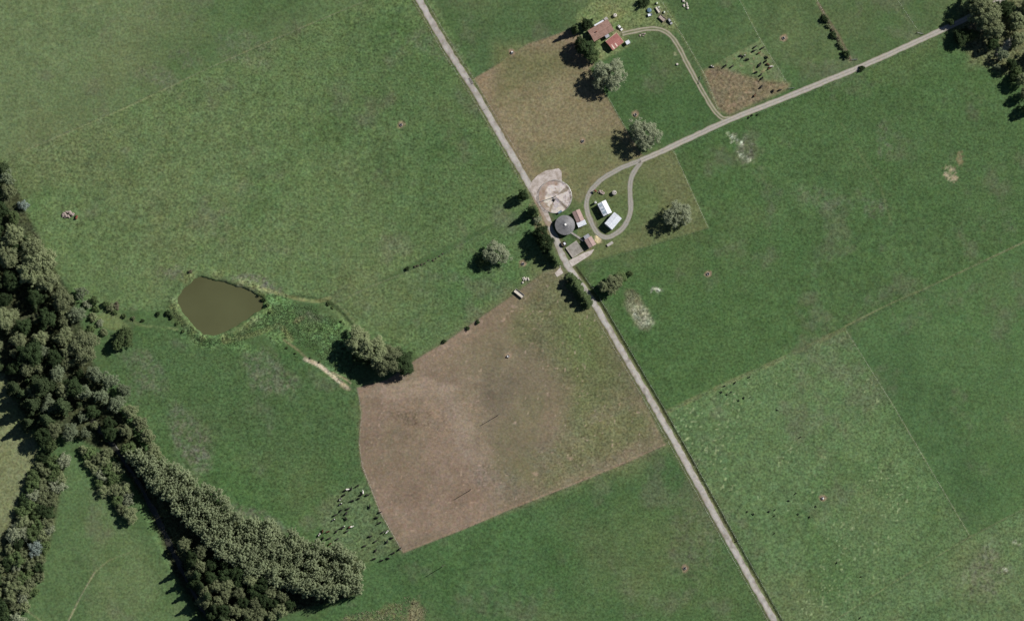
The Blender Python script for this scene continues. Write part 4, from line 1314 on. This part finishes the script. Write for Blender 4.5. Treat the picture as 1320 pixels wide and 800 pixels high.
# wood on the left
WOOD = []
G3 = 'trees of the wood beside the pond paddock'
for kd, x, y, h, w, lb in [
    ('conifer', 2, 218, 14, 0.9, 'dark conifer at the top tip of the wood'), ('olive', 10, 246, 9, 0.9, 'olive tree near the top tip of the wood'),
    ('shrub_blue', 30, 264, 3.6, 0.9, 'small bluish shrub at the grass edge of the wood'), ('green', 18, 280, 7, 0.9, 'green shrubby tree near the top of the wood'),
    ('evergreen', 0, 270, 10, 0.9, None), ('olive', 18, 303, 12, 0.95, None), ('olive', 10, 330, 13, 0.95, None), ('olive', 42, 318, 13, 0.95, None), ('olive', 52, 338, 15, 1.0, None),
    ('olive', 38, 352, 14, 0.95, None), ('olive', 60, 362, 12, 1.0, None), ('evergreen', 15, 362, 11, 0.9, None), ('evergreen', 5, 385, 9, 0.9, None), ('olive', 80, 386, 12, 0.95, None),
    ('evergreen', 45, 382, 10, 0.9, None), ('grey', 104, 378, 7, 0.9, None), ('grey', 98, 405, 9, 0.9, None), ('evergreen', 60, 410, 11, 0.9, None), ('evergreen', 30, 420, 10, 0.9, None),
    ('green', 121, 386, 4.6, 0.9, None), ('green', 137, 391, 3.8, 0.9, None),
    ('olive', 5, 410, 11, 1.05, 'rounded light olive tree at the outer side of the wood'), ('olive', 108, 447, 13, 1.25, 'broad domed olive tree in the middle of the wood'),
    ('olive', 82, 435, 11, 0.9, None), ('evergreen', 40, 455, 14, 1.0, None), ('evergreen', 70, 462, 11, 0.9, None),
    ('conifer', 52, 497, 20, 1.15, 'largest dark conifer casting a long shadow over the pale paddock'), ('conifer', 78, 522, 17, 1.1, None), ('conifer', 40, 520, 18, 1.0, None),
    ('conifer', 58, 540, 16, 1.0, None), ('evergreen', 95, 500, 12, 0.9, None), ('conifer', 18, 500, 15, 0.9, None),
    ('grey', 122, 482, 9, 0.9, None), ('grey', 142, 490, 9, 0.9, None), ('grey', 130, 510, 8, 0.9, None), ('grey', 150, 520, 8, 1.0, None), ('evergreen', 118, 530, 9, 0.8, None),
    ('grey', 90, 556, 8, 1.0, None), ('grey', 110, 558, 6, 0.8, None), ('grey', 160, 502, 7, 0.9, None), ('olive', 180, 545, 9, 0.9, None), ('olive', 168, 530, 9, 0.9, None),
    ('olive', 190, 562, 9, 0.9, None), ('green', 166, 578, 8, 0.9, None), ('olive', 198, 582, 10, 0.9, None), ('evergreen', 140, 545, 8, 0.8, None), ('green', 66, 575, 7, 0.9, None),
    ('green', 161, 434, 8, 1.15, 'dark green bushy tree standing out from the wood towards the pond'), ('green', 152, 442, 7, 0.9, None),
    ('conifer', 28, 508, 15, 0.9, None), ('conifer', 36, 545, 14, 0.9, None), ('evergreen', 56, 562, 11, 0.9, None),
    ('shrub_olive', 143, 396, 3, 1, None), ('shrub_brown', 150, 393, 2, 1, None)]:
    names = {'conifer': 'dark conifer in the wood beside the pond paddock', 'olive': 'olive green leafy tree in the wood beside the pond paddock',
             'evergreen': 'dark round evergreen in the wood beside the pond paddock', 'grey': 'grey leaved tree in the wood beside the pond paddock',
             'green': 'small green tree at the edge of the wood', 'shrub_olive': 'low olive shrub at the wood edge above the pond', 'shrub_brown': 'brown shrub at the wood edge above the pond'}
    sh = kd.startswith('shrub')
    WOOD.append((x, y))
    tree(kd, x, y, h * 1.22, lb or names[kd], 'shrub' if sh else 'tree', name='conifer_tree' if kd == 'conifer' else None, group=None if lb or sh else G3 + ', ' + kd, wide=w * 1.12)
for x, y in scatter([(-16, 212), (8, 225), (26, 250), (24, 290), (55, 315), (68, 345), (84, 372), (104, 374), (98, 405), (114, 440), (110, 470), (140, 482), (158, 505), (176, 540), (196, 574),
                     (170, 582), (140, 560), (100, 560), (60, 560), (34, 530), (30, 490), (-16, 470)], 14.5, 15):
    if min((x - a) ** 2 + (y - b_) ** 2 for a, b_ in WOOD) > 150:
        kd = TR.choice(['evergreen', 'olive', 'grey', 'conifer', 'olive', 'olive'] if x > 45 or y < 380 else ['conifer', 'evergreen', 'olive'])
        tree(kd, x, y, TR.uniform(7, 13), names[kd] if kd != 'green' else 'green tree filling a gap inside the wood', name='conifer_tree' if kd == 'conifer' else None,
             group=(G3 + ', ' + kd) if kd != 'green' else G3 + ', green fill', wide=TR.uniform(0.85, 1.05))
# trees in the far corner by the track
for kd, x, y, h, w, lb in [
    ('evergreen', 1240, 47, 7, 1.5, 'dark evergreen overhanging the end of the track'), ('green', 1253, 45, 5.5, 1.2, 'bright green tree below the track end'),
    ('olive', 1272, 18, 17, 1.05, 'tall light olive tree where the track enters the trees'), ('olive', 1281, 36, 14, 0.9, None), ('olive', 1262, 2, 15, 1.0, None), ('evergreen', 1226, 28, 5, 0.9, None),
    ('evergreen', 1296, 10, 12, 0.9, None), ('olive', 1312, 26, 12, 0.9, None), ('evergreen', 1280, 56, 9, 0.8, None), ('grey', 1293, 70, 8, 0.8, None), ('olive', 1312, 50, 10, 0.9, None),
    ('evergreen', 1304, 82, 9, 0.7, None), ('green', 1312, 92, 6, 0.9, None), ('olive', 1318, 102, 10, 0.7, None), ('evergreen', 1306, 100, 7, 0.7, None), ('grey', 1286, 86, 4, 0.8, None),
    ('olive', 1322, 120, 9, 0.8, None), ('evergreen', 1326, 138, 9, 0.8, None), ('olive', 1330, 8, 12, 1, None), ('olive', 1336, 70, 11, 1, None)]:
    nm = {'olive': 'light olive tree in the corner wood at the track end', 'evergreen': 'dark tree in the corner wood at the track end',
          'grey': 'pale grey tree in the corner wood at the track end', 'green': 'small green tree in the corner wood'}
    tree(kd, x, y, h * 1.25, lb or nm[kd], group=None if lb else 'trees of the corner wood, ' + kd, wide=w)


# ------------------------------------------------------------------ rank grass, weeds (nobody could count them)
def tufts(name, label, cat, poly, n, h, mat, seed, spread=0.35):
    rs = np.random.RandomState(seed)
    a = np.array(poly)
    X = rs.uniform(a[:, 0].min(), a[:, 0].max(), n * 4); Y = rs.uniform(a[:, 1].min(), a[:, 1].max(), n * 4)
    ok = (poly_sd(X, Y, poly) + (fbm(X, Y, 8, seed, 3) - 0.5) * 14 < 0)
    X = X[ok][:n]; Y = Y[ok][:n]
    d = F_[None] * DIST + R_[None] * ((X - 660) * 0.5)[:, None] + U_[None] * ((400 - Y) * 0.5)[:, None]
    t = -C_[2] / d[:, 2]
    wx = C_[0] + d[:, 0] * t; wy = C_[1] + d[:, 1] * t
    z = gz(X, Y)
    k = len(X)
    an = rs.uniform(0, 6.28, k); hh = h * rs.uniform(0.5, 1.3, k)
    lx = rs.normal(size=k) * spread * hh; ly = rs.normal(size=k) * spread * hh
    w = hh * 0.35
    b0 = np.stack([wx - np.cos(an) * w, wy - np.sin(an) * w, z - 0.05], 1)
    b1 = np.stack([wx + np.cos(an) * w, wy + np.sin(an) * w, z - 0.05], 1)
    t1 = np.stack([wx + lx + np.cos(an) * w * 0.6, wy + ly + np.sin(an) * w * 0.6, z + hh], 1)
    t0 = np.stack([wx + lx - np.cos(an) * w * 0.6, wy + ly - np.sin(an) * w * 0.6, z + hh], 1)
    V = np.stack([b0, b1, t1, t0], 1).reshape(-1, 3)
    o = part(name, mesh_np(name, V, np.arange(4 * k).reshape(-1, 4), mat), None)
    o['kind'] = 'stuff'
    return tag(o, label, cat)


tufts('rank_grass', 'tall straw coloured grass along the bottom paddock edge', 'grass', [(438, 800), (445, 788), (470, 790), (505, 780), (530, 768), (545, 776), (552, 812), (440, 812)], 1500, 0.5, 'leaf_straw', 4, 1.0)
tufts('dead_brush', 'grey dead brush lying in the paddock east of the lane', 'brush', [(806, 376), (818, 374), (832, 398), (842, 412), (836, 424), (822, 420), (806, 398)], 900, 0.25, 'leaf_grey', 5, 1.6)
tufts('reeds', 'pale green reeds round the margin of the brown pond', 'reeds', [(226, 392), (232, 404), (262, 436), (300, 432), (345, 405), (350, 390), (360, 400), (352, 420), (300, 444), (255, 446), (222, 404)], 2600, 0.4, 'leaf_lush', 6, 1.0)
tufts('wet_growth', 'bright rank weeds in the wet ground below the pond', 'weeds', [(350, 392), (400, 394), (440, 420), (462, 470), (450, 484), (420, 468), (385, 440), (355, 425)], 5200, 0.42, 'leaf_lush', 7, 1.0)

# ------------------------------------------------------------------ fences, gates, poles
FR = random.Random(3)


def fence(pts, label, gap=5.0, hgt=1.15, mat='bark'):
    pts = smooth_line(pts, 1) if len(pts) < 3 else pts
    t = thing('fence', label, 'fence', *pts[0])
    o = Vector(t.location)
    posts = MB(); wires = MB()
    prev = None
    carry = 0.0
    for a, b_ in zip(pts[:-1], pts[1:]):
        A = Vector((*P(*a), 0)); B = Vector((*P(*b_), 0))
        L = (B - A).length
        s = carry
        while s < L:
            f = s / L
            q = (a[0] + (b_[0] - a[0]) * f, a[1] + (b_[1] - a[1]) * f)
            x, y = P(*q)
            w = Vector((x, y, float(gz(*q)))) - o
            th = FR.uniform(0.07, 0.12)
            posts.box(w + Vector((0, 0, hgt / 2 - 0.15)), (th, th, hgt + 0.3), FR.uniform(0, 1.5), FR.uniform(-0.05, 0.05))
            if prev is not None:
                for z in (0.35, 0.7, 1.05):
                    wires.tube(prev + Vector((0, 0, z)), w + Vector((0, 0, z)), 0.006, n=3, caps=False)
            prev = w
            s += gap
        carry = s - L
    posts.part('posts', mat, t, kind='stuff')
    wires.part('wires', 'galvanised', t, kind='stuff')
    return t


def offset(pts, d, y0, y1):
    a = np.array(pts); tt = np.gradient(a, axis=0); l = np.hypot(tt[:, 0], tt[:, 1])
    n = np.stack([-tt[:, 1] / l, tt[:, 0] / l], 1)
    return [tuple(p) for p in a + n * d if y0 < p[1] < y1]


fence([(28, 196), (265, 90), (475, 0)], 'long post and wire fence dividing the two large western paddocks')
fence(offset(MAIN, 7.2, -20, 238), 'post and wire fence on the western side of the lane above the yard')
fence(offset(MAIN, -7.4, -20, 220), 'post and wire fence on the eastern side of the lane above the yard')
fence(offset(MAIN, 7.2, 395, 820), 'post and wire fence on the western side of the lane below the cypresses')
fence(offset(MAIN, -9.6, 350, 820), 'post and wire fence beyond the ditch on the eastern lane side')
fence([(945, -14), (980, 52), (1016, 110)], 'fence running up from the track beside the cattle paddock')
fence([(1050, -6), (1064, 22), (1094, 78)], 'fence running up from the track through the hedge shrubs')
fence([(1150, -10), (1185, 42)], 'short fence running up from the track near the corner wood')
fence([(858, 531), (1090, 423), (1335, 304)], 'long fence along the top of the pale eastern paddock')
fence([(1090, 425), (1150, 520), (1250, 690)], 'fence between the pale paddock and the dark green one beyond')
fence([(1062, 808), (1250, 692), (1335, 648)], 'fence along the bottom of the pale eastern paddock')
fence([(521, 713), (660, 656), (740, 624), (856, 574)], 'fence along the straight lower edge of the brown paddock')
fence([(461, 501), (466, 535), (463, 570), (467, 600), (490, 660), (519, 711)], 'fence along the curved western edge of the brown paddock')
fence([(540, 461), (575, 440), (656, 383), (722, 344)], 'fence along the bushy upper edge of the brown paddock')
fence([(611, 101), (680, 57), (735, 38)], 'fence along the curved top of the olive paddock')
fence([(768, 96), (803, 160), (824, 198)], 'fence from the large grey tree down to the track')
fence([(868, 195), (890, 244), (913, 294)], 'fence on the field side of the lone pale tree')
fence([(913, 294), (830, 320), (752, 341)], 'fence below the sheds running back to the lane')
fence([(848, -6), (880, 47), (908, 96), (927, 146)], 'fence on the eastern side of the house driveway')
fence([(431, 391), (480, 368), (540, 343), (612, 306), (690, 262)], 'fence along the weedy bank below the big western paddock')
fence([(122, 737), (104, 768), (86, 806)], 'fence across the small paddock between hedge strip and stream')
fence(offset(TRACK, 6.0, 40, 190), 'fence along the lower side of the farm track')


def gate(px, py, rot, label, w=3.6):
    t = thing('farm_gate', label, 'gate', px, py, rot)
    f = MB()
    for z in (0.25, 0.5, 0.75, 1.0, 1.2):
        f.tube((-w / 2, 0, z), (w / 2, 0, z), 0.04, n=6)
    for x in (-w / 2, 0, w / 2):
        f.tube((x, 0, 0.2), (x, 0, 1.25), 0.04, n=6)
    f.part('frame', 'galvanised', t)
    for x in (-1, 1):
        MB().tube((x * (w / 2 + 0.2), 0, -0.3), (x * (w / 2 + 0.2), 0, 1.5), 0.14, 0.12, 8).part('post', 'grey_wood', t)
    return t


gate(1020, 114, math.radians(8), 'steel farm gate at the corner of the cattle paddock by the track')
gate(1186, 43, math.radians(-12), 'steel farm gate on the track verge near the corner wood')
gate(1101, 77, math.radians(5), 'steel farm gate where the hedge row meets the track')
gate(902, 103, math.radians(80), 'steel farm gate across the house driveway', 4.2)
gate(628, 139, math.radians(35), 'steel farm gate opening from the lane into the olive paddock')
gate(608, 104, math.radians(-60), 'steel farm gate beside the lane at the olive paddock corner')


def pole(px, py, label, tall=9.6):
    t = thing('power_pole', label, 'power pole', px, py, math.radians(20))
    MB().tube((0, 0, -0.5), (0, 0, tall), 0.22, 0.15, 10).part('pole', 'grey_wood', t)
    c = MB().box((0, 0.0, tall - 0.35), (2.2, 0.14, 0.16)).part('crossarm', 'dark_wood', t)
    for x in (-0.95, 0, 0.95):
        MB().lathe([(0.05, 0), (0.08, 0.05), (0.06, 0.2), (0.01, 0.22)], 8, (x, 0, tall - 0.27)).part('insulator', 'white_paint', c)
    return t


poles = [pole(641, 535.5, 'wooden power pole in the middle of the brown paddock', 10), pole(606, 631.5, 'wooden power pole in the lower brown paddock', 9.6),
         pole(569.5, 730.5, 'wooden power pole in the green paddock below the brown one', 10)]
for i in range(2):
    mb = MB()
    a, b_ = poles[i].location, poles[i + 1].location
    for xo in (-0.95, 0, 0.95):
        off = Vector((xo * math.cos(math.radians(20)), xo * math.sin(math.radians(20)), 0))
        pr = None
        for k in range(13):
            f = k / 12
            q = a.lerp(b_, f) + off + Vector((0, 0, 9.75 - 1.0 * 4 * f * (1 - f)))
            if pr is not None:
                mb.tube(pr, q, 0.012, n=3, caps=False)
            pr = q
    o = part('power_line', mb.mesh('power_line', 'dark_steel'), None)
    tag(o, ['thin power wires over the upper brown paddock', 'thin power wires crossing the lower paddock fence'][i], 'power line')

# ------------------------------------------------------------------ troughs
TL = ['round concrete trough alone in the big western paddock', 'round concrete trough at the curved top of the olive paddock', 'round concrete trough inside the olive paddock',
      'round concrete trough in the green paddock above the track-side tree', 'round concrete trough in the paddock east of the three-tree clump',
      'round trough with tall white float box in the pale eastern paddock', 'round concrete trough in the paddock below the brown field',
      'round concrete trough between cattle paddock and hedge row', 'round concrete trough by the spreading tree near the lane', 'round concrete trough in the upper brown paddock']
for i, (x, y) in enumerate(TROUGHS):
    t = thing('water_trough', TL[i], 'trough', x, y, i, 'round water troughs')
    MB().lathe([(0.95, -0.2), (1.0, 0.55), (0.86, 0.58), (0.82, 0.12), (0.02, 0.1)], 18).part('wall', 'concrete_pale', t)
    MB().lathe([(0.84, 0.42), (0.02, 0.42)], 18).part('water', 'glass_dark', t)
    if i in (5, 9, 1):
        MB().box((0.25, 0.3, 0.75), (0.9, 0.8, 0.9)).part('float_box', 'white_paint', t)
    else:
        MB().box((0.55, 0, 0.55), (0.5, 0.5, 0.25)).part('float_box', 'concrete_pale', t)


# ------------------------------------------------------------------ vehicles and gear
def loft(mb, secs):
    """secs: list of (x, [(y, z), ...]) with equal counts -> closed hull"""
    n = len(secs[0][1])
    vs = [(x, y, z) for x, ring in secs for y, z in ring]
    fs = [(j * n + k, (j + 1) * n + k, (j + 1) * n + (k + 1) % n, j * n + (k + 1) % n) for j in range(len(secs) - 1) for k in range(n)]
    fs += [tuple(range(n)), tuple(reversed(range((len(secs) - 1) * n, len(secs) * n)))]
    return mb.add(vs, fs)


def car(px, py, rot, label, paint='white_paint'):
    t = thing('parked_car', label, 'car', px, py, rot)

    def ring(w, z0, z1):
        return [(-w, z0), (-w * 1.03, (z0 + z1) / 2), (-w * 0.92, z1), (w * 0.92, z1), (w * 1.03, (z0 + z1) / 2), (w, z0)]
    b = loft(MB(), [(-2.15, ring(0.7, 0.45, 0.8)), (-2.0, ring(0.82, 0.3, 0.95)), (-0.9, ring(0.86, 0.25, 0.98)), (0.8, ring(0.86, 0.25, 0.95)), (1.9, ring(0.82, 0.28, 0.8)), (2.15, ring(0.7, 0.4, 0.66))])
    body = b.part('body', paint, t, smooth=False)
    loft(MB(), [(-1.95, ring(0.74, 0.93, 0.97)), (-1.45, ring(0.74, 0.94, 1.38)), (0.05, ring(0.74, 0.94, 1.4)), (0.95, ring(0.76, 0.92, 0.96))]).part('windows', 'glass_dark', body)
    MB().box((-0.7, 0, 1.43), (1.6, 1.3, 0.06)).part('roof', paint, body)
    for x in (-1.35, 1.35):
        for y in (-0.8, 0.8):
            w = MB().tube((x, y - 0.1, 0.32), (x, y + 0.1, 0.32), 0.32, n=14).part('wheel', 'black_rubber', t)
            MB().tube((x, y - 0.115, 0.32), (x, y + 0.115, 0.32), 0.18, n=10).part('rim', 'galvanised', w)
    for y in (-0.6, 0.6):
        MB().box((2.06, y, 0.62), (0.14, 0.32, 0.14)).part('headlight', 'galvanised', t)
        MB().box((-2.1, y, 0.72), (0.12, 0.3, 0.14)).part('tail_light', 'red_paint', t)
    return t


car(799.2, 36.2, math.radians(-50), 'white car parked at the house end of the driveway')
car(863.6, 28, math.radians(-58), 'dull silver car parked against the driveway fence', 'galvanised')


def trailer(px, py, rot, label, L, W, deck='grey_wood', sides=0.0):
    t = thing('farm_trailer', label, 'trailer', px, py, rot)
    MB().box((0, 0, 0.75), (L, W, 0.12)).part('deck', deck, t)
    if sides:
        for s in (-1, 1):
            MB().box((0, s * (W / 2 - 0.04), 0.81 + sides / 2), (L - 0.02, 0.06, sides)).part('side_board', deck, t)
            MB().box((s * (L / 2 - 0.04), 0, 0.81 + sides / 2), (0.06, W - 0.18, sides)).part('end_board', deck, t)
    MB().box((L / 2 + 0.7, 0, 0.62), (1.4, 0.12, 0.1)).box((0, 0, 0.55), (0.12, W - 0.3, 0.12)).part('drawbar', 'dark_steel', t)
    for s in (-1, 1):
        w = MB().tube((0, s * (W / 2 - 0.14), 0.36), (0, s * (W / 2 + 0.1), 0.36), 0.36, n=14).part('wheel', 'black_rubber', t)
        MB().tube((0, s * (W / 2 + 0.11), 0.36), (0, s * (W / 2 + 0.13), 0.36), 0.2, n=10).part('rim', 'galvanised', w)
    return t


trailer(786.2, 314.5, math.radians(32), 'pale flat farm trailer parked below the loop track', 4.4, 1.7, 'concrete_pale')
trailer(669, 378.4, math.radians(-38), 'long pale boarded trailer at the edge of the brown paddock', 7.0, 2.6, 'limestone', 0.7)
trailer(848, 13, math.radians(-58), 'narrow trailer among the machinery by the driveway fence', 4.2, 1.7, 'limestone', 0.3)
trailer(853.5, 24, math.radians(-42), 'wide rusty pink trailer at the end of the machinery row', 4.6, 2.6, 'stone', 0.4)
trailer(837.5, 19.5, math.radians(15), 'small white trailer on the lawn beside a dark shadow', 2.6, 1.8, 'white_iron', 0.6)


def tank(px, py, r, h, mat, label, hatch=True, name='water_tank', cat='water tank'):
    t = thing(name, label, cat, px, py, px)
    MB().lathe([(r, -0.3), (r, h), (r * 0.96, h + 0.06), (r * 0.5, h + 0.22), (0.02, h + 0.3)], 20).part('tank_wall', mat, t)
    if hatch:
        MB().lathe([(0.3, h + 0.15), (0.3, h + 0.36), (0.02, h + 0.38)], 10, (r * 0.45, 0, 0)).part('hatch', 'dark_steel', t)
    return t


tank(791.5, 248.8, 1.5, 1.9, 'concrete_pale', 'round concrete tank on the grass inside the loop track')
tank(792.6, 20.4, 1.2, 1.6, 'limestone', 'cream water tank at the upper corner of the farmhouse')
tank(767.2, 261.6, 0.75, 2.6, 'white_paint', 'slim white meal silo at the corner of the skylight shed', name='silo', cat='silo')
tank(836.8, 13.5, 1.5, 0.9, 'blue_paint', 'low grey blue tank on the lawn near the dark bush')


def stones(px, py, n, spread, size, mat, label, name='stone_pile', cat='stone pile', seed=1, ang=0.0, ratio=0.6):
    t = thing(name, label, cat, px, py, ang)
    rnd = random.Random(seed)
    for k in range(n):
        mb = MB()
        r = size * rnd.uniform(0.55, 1.25)
        bm = bmesh.new()
        bmesh.ops.create_icosphere(bm, subdivisions=1, radius=r)
        for v in bm.verts:
            v.co *= rnd.uniform(0.72, 1.15)
            v.co.z *= 0.72
        me = bpy.data.meshes.new('stone')
        bm.to_mesh(me); bm.free()
        me.materials.append(MATS[mat])
        a, q = rnd.uniform(0, 6.28), math.sqrt(rnd.random())
        x, y = spread * q * math.cos(a), spread * ratio * q * math.sin(a)
        part('stone', me, t, (x, y, r * 0.35 + (1 - q) * size * 0.8), rnd.uniform(0, 6))
    return t


stones(87.5, 276.5, 30, 3.6, 0.95, 'stone', 'heap of grey pink boulders standing alone in the western paddock', seed=2, ang=0.2)
t = thing('oil_drum_tank', 'rusty red tank lying beside the grey boulder heap', 'tank', 98.5, 280, math.radians(75))
MB().tube((-1.1, 0, 0.8), (1.1, 0, 0.8), 0.75, n=18).part('shell', 'rust', t)
for s_ in (-1, 1):
    MB().box((s_ * 0.7, 0, 0.12), (0.2, 1.3, 0.3)).part('cradle', 'dark_steel', t)
stones(774.5, 248.5, 12, 2.2, 0.7, 'stone', 'small heap of grey rubble inside the loop track', seed=3)
stones(883.3, 4, 18, 4.6, 0.8, 'limestone', 'long heap of white lime stones in the upper paddock', seed=4, ang=math.radians(105), ratio=0.35)
stones(676.5, 360.5, 14, 3.2, 0.7, 'limestone', 'jagged heap of pale stones and posts near the long trailer', seed=5, ang=math.radians(35), ratio=0.5)
stones(828, 45.5, 10, 2.4, 0.55, 'stone', 'scatter of pale stones along the driveway bend', seed=6, ang=math.radians(30), ratio=0.5)
bx_ = thing('fuel_tank_stand', 'dark raised fuel tank on a stand by the loop track', 'fuel tank', 767, 246.5, math.radians(-45))
MB().tube((-0.9, 0, 1.9), (0.9, 0, 1.9), 0.55, n=14).part('tank', 'rust', bx_)
for x in (-0.7, 0.7):
    for y in (-0.4, 0.4):
        MB().box((x, y, 0.7), (0.12, 0.12, 1.9)).part('leg', 'dark_steel', bx_)
st_ = thing('tree_stump', 'pale cut stump with a leaning post in the paddock below the house', 'stump', 872.8, 83, 0.4)
MB().lathe([(1.0, -0.2), (0.7, 0.25), (0.62, 0.8), (0.02, 0.82)], 12).part('stump', 'limestone', st_)
MB().tube((0.9, -0.3, -0.2), (1.2, -0.8, 1.8), 0.09, n=6).part('post', 'grey_wood', st_)
# wrapped bales and pallets by the machinery
for x, y in [(849, 9.5), (846.5, 4.5), (856, 16)]:
    bl = thing('hay_bale', 'round wrapped bale in the machinery row by the driveway fence', 'hay bale', x, y, x, 'bales by the driveway fence')
    MB().tube((-0.6, 0, 0.6), (0.6, 0, 0.6), 0.62, n=16).part('roll', 'hay_wrap', bl)


# ------------------------------------------------------------------ cattle
def cow_mesh(name, graze, mat, seed):
    rnd = random.Random(seed)
    V = []; Eg = []; Rd = []

    def add(p, r, parent=None):
        V.append(p); Rd.append(r)
        if parent is not None:
            Eg.append((parent, len(V) - 1))
        return len(V) - 1
    mid = add((-0.1, 0, 1.02), (0.37, 0.40))
    rump = add((-0.62, 0, 1.08), (0.31, 0.34), mid)
    tailb = add((-0.88, 0, 1.16), (0.16, 0.18), rump)
    tl = add((-1.0, 0.02, 0.95), (0.045, 0.045), tailb)
    add((-1.03, 0.03, 0.5), (0.05, 0.05), tl)
    chest = add((0.42, 0, 1.03), (0.33, 0.38), mid)
    if graze:
        nk = add((0.82, 0.05, 0.86), (0.19, 0.21), chest)
        hd = add((1.12, 0.09, 0.46), (0.14, 0.15), nk)
        mz = add((1.26, 0.11, 0.14), (0.09, 0.10), hd)
    else:
        nk = add((0.82, 0.02, 1.25), (0.19, 0.22), chest)
        hd = add((1.12, 0.10, 1.42), (0.14, 0.15), nk)
        mz = add((1.42, 0.18, 1.26), (0.09, 0.10), hd)
    h = V[hd]
    for s in (-1, 1):
        add((h[0] - 0.05, h[1] + s * 0.26, h[2] + 0.06), (0.04, 0.06), hd)
        st = rnd.uniform(-0.12, 0.12)
        a = add((-0.66, s * 0.22, 0.74), (0.14, 0.16), rump)
        b = add((-0.76 + st, s * 0.22, 0.42), (0.075, 0.08), a)
        add((-0.70 + st, s * 0.22, 0.04), (0.065, 0.065), b)
        st = rnd.uniform(-0.12, 0.12)
        a = add((0.44, s * 0.21, 0.72), (0.12, 0.13), chest)
        b = add((0.46 + st, s * 0.21, 0.40), (0.07, 0.075), a)
        add((0.43 + st, s * 0.21, 0.04), (0.06, 0.06), b)
    me = bpy.data.meshes.new(name)
    me.from_pydata(V, Eg, [])
    o = bpy.data.objects.new(name, me)
    COL.objects.link(o)
    sk = o.modifiers.new('skin', 'SKIN')
    sv = me.skin_vertices[0].data
    for i, r in enumerate(Rd):
        sv[i].radius = r
        sv[i].use_root = i == 0
    ss = o.modifiers.new('sub', 'SUBSURF')
    ss.levels = 1; ss.render_levels = 1
    bpy.context.view_layer.update()
    out = bpy.data.meshes.new_from_object(o.evaluated_get(bpy.context.evaluated_depsgraph_get()))
    bpy.data.objects.remove(o)
    bpy.data.meshes.remove(me)
    out.materials.clear()
    out.materials.append(MATS[mat])
    out.name = name
    out.polygons.foreach_set('use_smooth', [True] * len(out.polygons))
    return out


COW = {k: [cow_mesh('cow', True, k + '_hide', 1), cow_mesh('cow', False, k + '_hide', 2)] for k in ('black', 'pied', 'brown', 'white')}
CR = random.Random(12)


def cow(px, py, kind, rot, label, group, s=1.0, name='cow'):
    o = bpy.data.objects.new(name, CR.choice(COW[kind]))
    x, y = P(px, py)
    o.location = (x, y, float(gz(px, py)) - 0.01)
    o.rotation_euler = (0, 0, rot)
    o.scale = (s, s * 1.2, s * 0.88)
    COL.objects.link(o)
    tag(o, label, name, group)


herd1 = [(440, 145), (398, 165), (352, 178), (368, 170, 'white'), (343, 210), (320, 240, 'pied'), (320, 275, 'pied'), (375, 305), (322, 322), (360, 340), (283, 352), (270, 386, 'pied'),
         (360, 376), (328, 443, 'black'), (342, 438, 'pied'), (385, 436, 'brown'), (398, 434, 'white'), (365, 467), (292, 468), (193, 465, 'brown'), (232, 468, 'brown'), (170, 490, 'pied'),
         (195, 517), (240, 517), (298, 522), (245, 557, 'brown'), (480, 190, 'white'), (510, 210), (465, 207), (447, 235), (405, 250), (528, 292), (598, 333), (575, 370), (598, 406), (622, 472),
         (650, 470, 'white'), (682, 513), (650, 540), (530, 503), (568, 538), (490, 570), (570, 603), (740, 592), (693, 620), (658, 657), (612, 672), (560, 660)]
herd2 = [(508, 228), (562, 235), (502, 255), (537, 270, 'brown'), (408, 290), (430, 294, 'pied'), (455, 315), (590, 300), (583, 330), (600, 350, 'brown'), (625, 366, 'white'), (612, 378, 'brown'),
         (537, 360), (545, 350), (515, 407), (550, 425), (558, 450), (297, 362), (347, 365), (205, 365, 'pied'), (553, 510), (635, 540), (685, 532), (505, 572, 'brown')]
KL = {'black': 'black', 'pied': 'black and white', 'brown': 'brown', 'white': 'mostly white'}
for lst, x0, y0, sc, where, grp in [(herd1, 380, 600, 5.5, 'standing on the grass strip beside the brown paddock', 'herd beside the brown paddock'),
                                    (herd2, 880, 20, 5.5, 'in the small paddock along the track', 'herd in the paddock along the track')]:
    for q in lst:
        k = q[2] if len(q) > 2 else 'black'
        cow(x0 + q[0] / sc + 0.5, y0 + q[1] / sc - 0.3, k, CR.choice([math.radians(35), math.radians(215)]) + CR.gauss(0, 0.55), f'{KL[k]} cow {where}', f'{KL[k]} cattle, {grp}', CR.uniform(1.1, 1.22))
calves = [(165, 238), (153, 262), (175, 272), (192, 262), (207, 225), (263, 203), (242, 285), (222, 295), (268, 282), (375, 333), (466, 440), (447, 664), (420, 692), (527, 715), (342, 735), (365, 728),
          (362, 753), (256, 735), (502, 757), (457, 745), (280, 745)]
calves = [(880 + x / 3.075, 420 + y / 3.075) for x, y in calves] + [(880 + x / 2.995, 533 + y / 2.995) for x, y in [(210, 490), (353, 462), (595, 575), (690, 628), (685, 787)]]
for x, y in calves:
    cow(x, y, 'black', CR.uniform(0, 6.28), 'small black calf in the pale eastern paddock', 'calves in the pale eastern paddock', CR.uniform(0.65, 0.8), 'calf')
